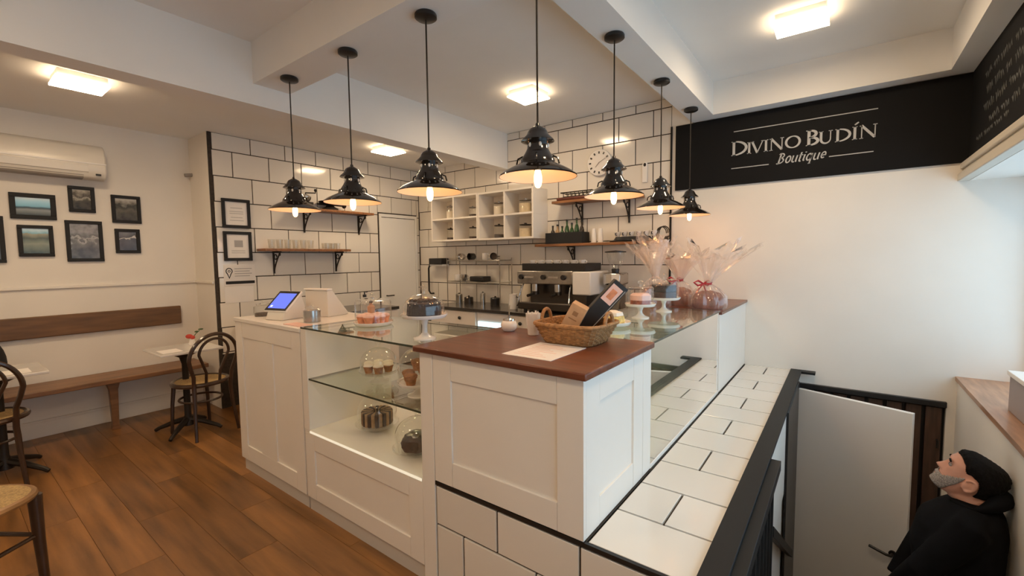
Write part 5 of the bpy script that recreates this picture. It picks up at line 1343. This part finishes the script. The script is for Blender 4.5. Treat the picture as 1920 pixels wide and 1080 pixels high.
for s_ in (-1, 1):
    sh, el, wr_ = at(-.03, s_ * .180, 1.30), at(.125, s_ * .235, 1.06), at(.20, s_ * .12, .88)
    SHO[s_] = (sh, el, wr_)
    body.tube([at(-.04, s_ * .11, 1.28), sh, (sh + el) / 2, el, (el + wr_) / 2, wr_], [.038, .045, .042, .038, .036, .026], 14)
    d = (wr_ - el).normalized(); n_ = Vector((0, 0, 1)); pl = LF * -s_
    palm = wr_ + d * .045
    body.tube([wr_, wr_ + d * .03, palm, wr_ + d * .085], [.024, .028, .030, .024], 12)
    for k, (o_, ln) in enumerate([(-.024, .062), (-.008, .074), (.008, .070), (.024, .056)]):
        b0 = wr_ + d * .08 + n_ * -o_
        body.tube([b0, b0 + d * ln * .5 + pl * .006, b0 + d * ln * .8 + pl * .022, b0 + d * ln * .92 + pl * .036], [.0095, .009, .0082, .007], 8)
    b0 = wr_ + d * .03 + n_ * .022
    body.tube([b0, b0 + d * .025 + n_ * .018, b0 + d * .055 + n_ * .022 + pl * .008], [.012, .010, .008], 8)
for s_ in (-1, 1):
    body.tube([at(-.02, s_ * .085, .90), at(-.01, s_ * .09, .70), at(.01, s_ * .095, .47), at(-.015, s_ * .10, .26), at(-.03, s_ * .10, .09), at(-.03, s_ * .10, .03)], [.090, .080, .056, .054, .038, .036], 16)
    body.tube([at(-.06, s_ * .10, .035), at(.05, s_ * .105, .035), at(.13, s_ * .11, .025)], [.034, .036, .026], 12)
bo = body.build('body', 'skin', man)
md = bo.modifiers.new('fuse', 'REMESH'); md.mode = 'VOXEL'; md.voxel_size = .0055; md.use_smooth_shade = True
md = bo.modifiers.new('soft', 'SMOOTH'); md.factor = .5; md.iterations = 2
for s_ in (-1, 1):
    m = MB(); m.ell(.0775, s_ * .031, .021, .0105, .0125, .0095, 14, 10, HM); e_ = m.build('eye', 'eyewhite', man)
    m = MB(); m.ell(.0872, s_ * .031, .0225, .002, .005, .005, 10, 8, HM); m.build('iris', 'black', e_)
    m = MB(); m.tube([HM @ Vector((.097 - .003 * abs(k - 2), s_ * (.014 + .010 * k), .040 + .003 * math.sin(k * .8))) for k in range(5)], .0042, 6); m.build('eyebrow', 'hair', man)
def hairline(a):
    d = math.degrees(a)
    for (p, q) in zip([(0, .086), (35, .088), (60, .072), (74, .040), (84, .046), (104, .034), (122, -.010), (145, -.060), (181, -.075)], [(35, .088), (60, .072), (74, .040), (84, .046), (104, .034), (122, -.010), (145, -.060), (181, -.075), (200, -.075)]):
        if p[0] <= d <= q[0]: return p[1] + (q[1] - p[1]) * (d - p[0]) / (q[0] - p[0])
    return 0
m = MB(); head_shell(m, lambda a, z: .001 + .016 * max(0, min(1, (z - hairline(a)) / .035)) + .0025 * math.sin(a * 23 + z * 90) * math.sin(z * 140), lambda a, z: z > hairline(a), seg=120, lev=110)
hr = m.build('hair', 'hair', man, solid=.006)
m = MB(); head_shell(m, .0035, lambda a, z: (math.degrees(a) < 42 and z < -.044 and not (-.076 < z < -.057 and math.degrees(a) < 16)) or (42 <= math.degrees(a) < 82 and z < -.045 + (math.degrees(a) - 42) * .0016))
m.build('beard', 'beard', man, solid=.003)
# hooded sweatshirt: torso, sleeves and pocket fused into one surface
h = MB()
loft(h, [(at(-.015, 0, .80), .135, .185), (at(-.01, 0, .84), .145, .195), (at(.01, 0, .98), .165, .205), (at(.015, 0, 1.12), .175, .205), (at(.0, 0, 1.25), .165, .205), (at(-.03, 0, 1.315), .125, .195), (at(-.042, 0, 1.36), .092, .13), (at(-.040, 0, 1.385), .072, .082)])
for s_ in (-1, 1):
    sh, el, wr_ = SHO[s_]
    h.tube([at(-.04, s_ * .10, 1.33), sh, (sh + el) / 2 + Vector((0, 0, .0)), el, (el + wr_) / 2, wr_ + (wr_ - el).normalized() * .10], [.060, .074, .070, .064, .062, .056], 16)
pass
ho = h.build('sweatshirt', 'hoodie', man)
md = ho.modifiers.new('fuse', 'REMESH'); md.mode = 'VOXEL'; md.voxel_size = .011; md.use_smooth_shade = True
md = ho.modifiers.new('soft', 'SMOOTH'); md.factor = .5; md.iterations = 4
m = MB()
pts = []
for i in range(25):
    a = math.radians(25 + 310 * i / 24); pts.append(at(-.045 + .088 * math.cos(a), .095 * math.sin(a), 1.372 + .055 * max(0, -math.cos(a))))
m.tube(pts, [.012 + .030 * max(0, -math.cos(math.radians(25 + 310 * i / 24))) for i in range(25)], 12); m.build('hood', 'hoodie', ho)
t_ = MB()
for s_ in (-1, 1):
    t_.tube([at(-.02, s_ * .085, .90), at(-.01, s_ * .09, .70), at(.01, s_ * .095, .47), at(-.015, s_ * .10, .26), at(-.03, s_ * .10, .07)], [.115, .098, .078, .072, .066], 18)
loft(t_, [(at(-.02, 0, .76), .12, .165), (at(-.02, 0, .93), .12, .17)])
to = t_.build('trousers', 'trousers', man)
md = to.modifiers.new('fuse', 'REMESH'); md.mode = 'VOXEL'; md.voxel_size = .012; md.use_smooth_shade = True
for s_ in (-1, 1):
    m = MB(); loft(m, [(at(.03, s_ * .107, .002), .135, .046), (at(.03, s_ * .107, .03), .138, .048), (at(.02, s_ * .107, .06), .115, .042), (at(-.03, s_ * .105, .10), .055, .042)]); m.build('shoe', 'black', man)
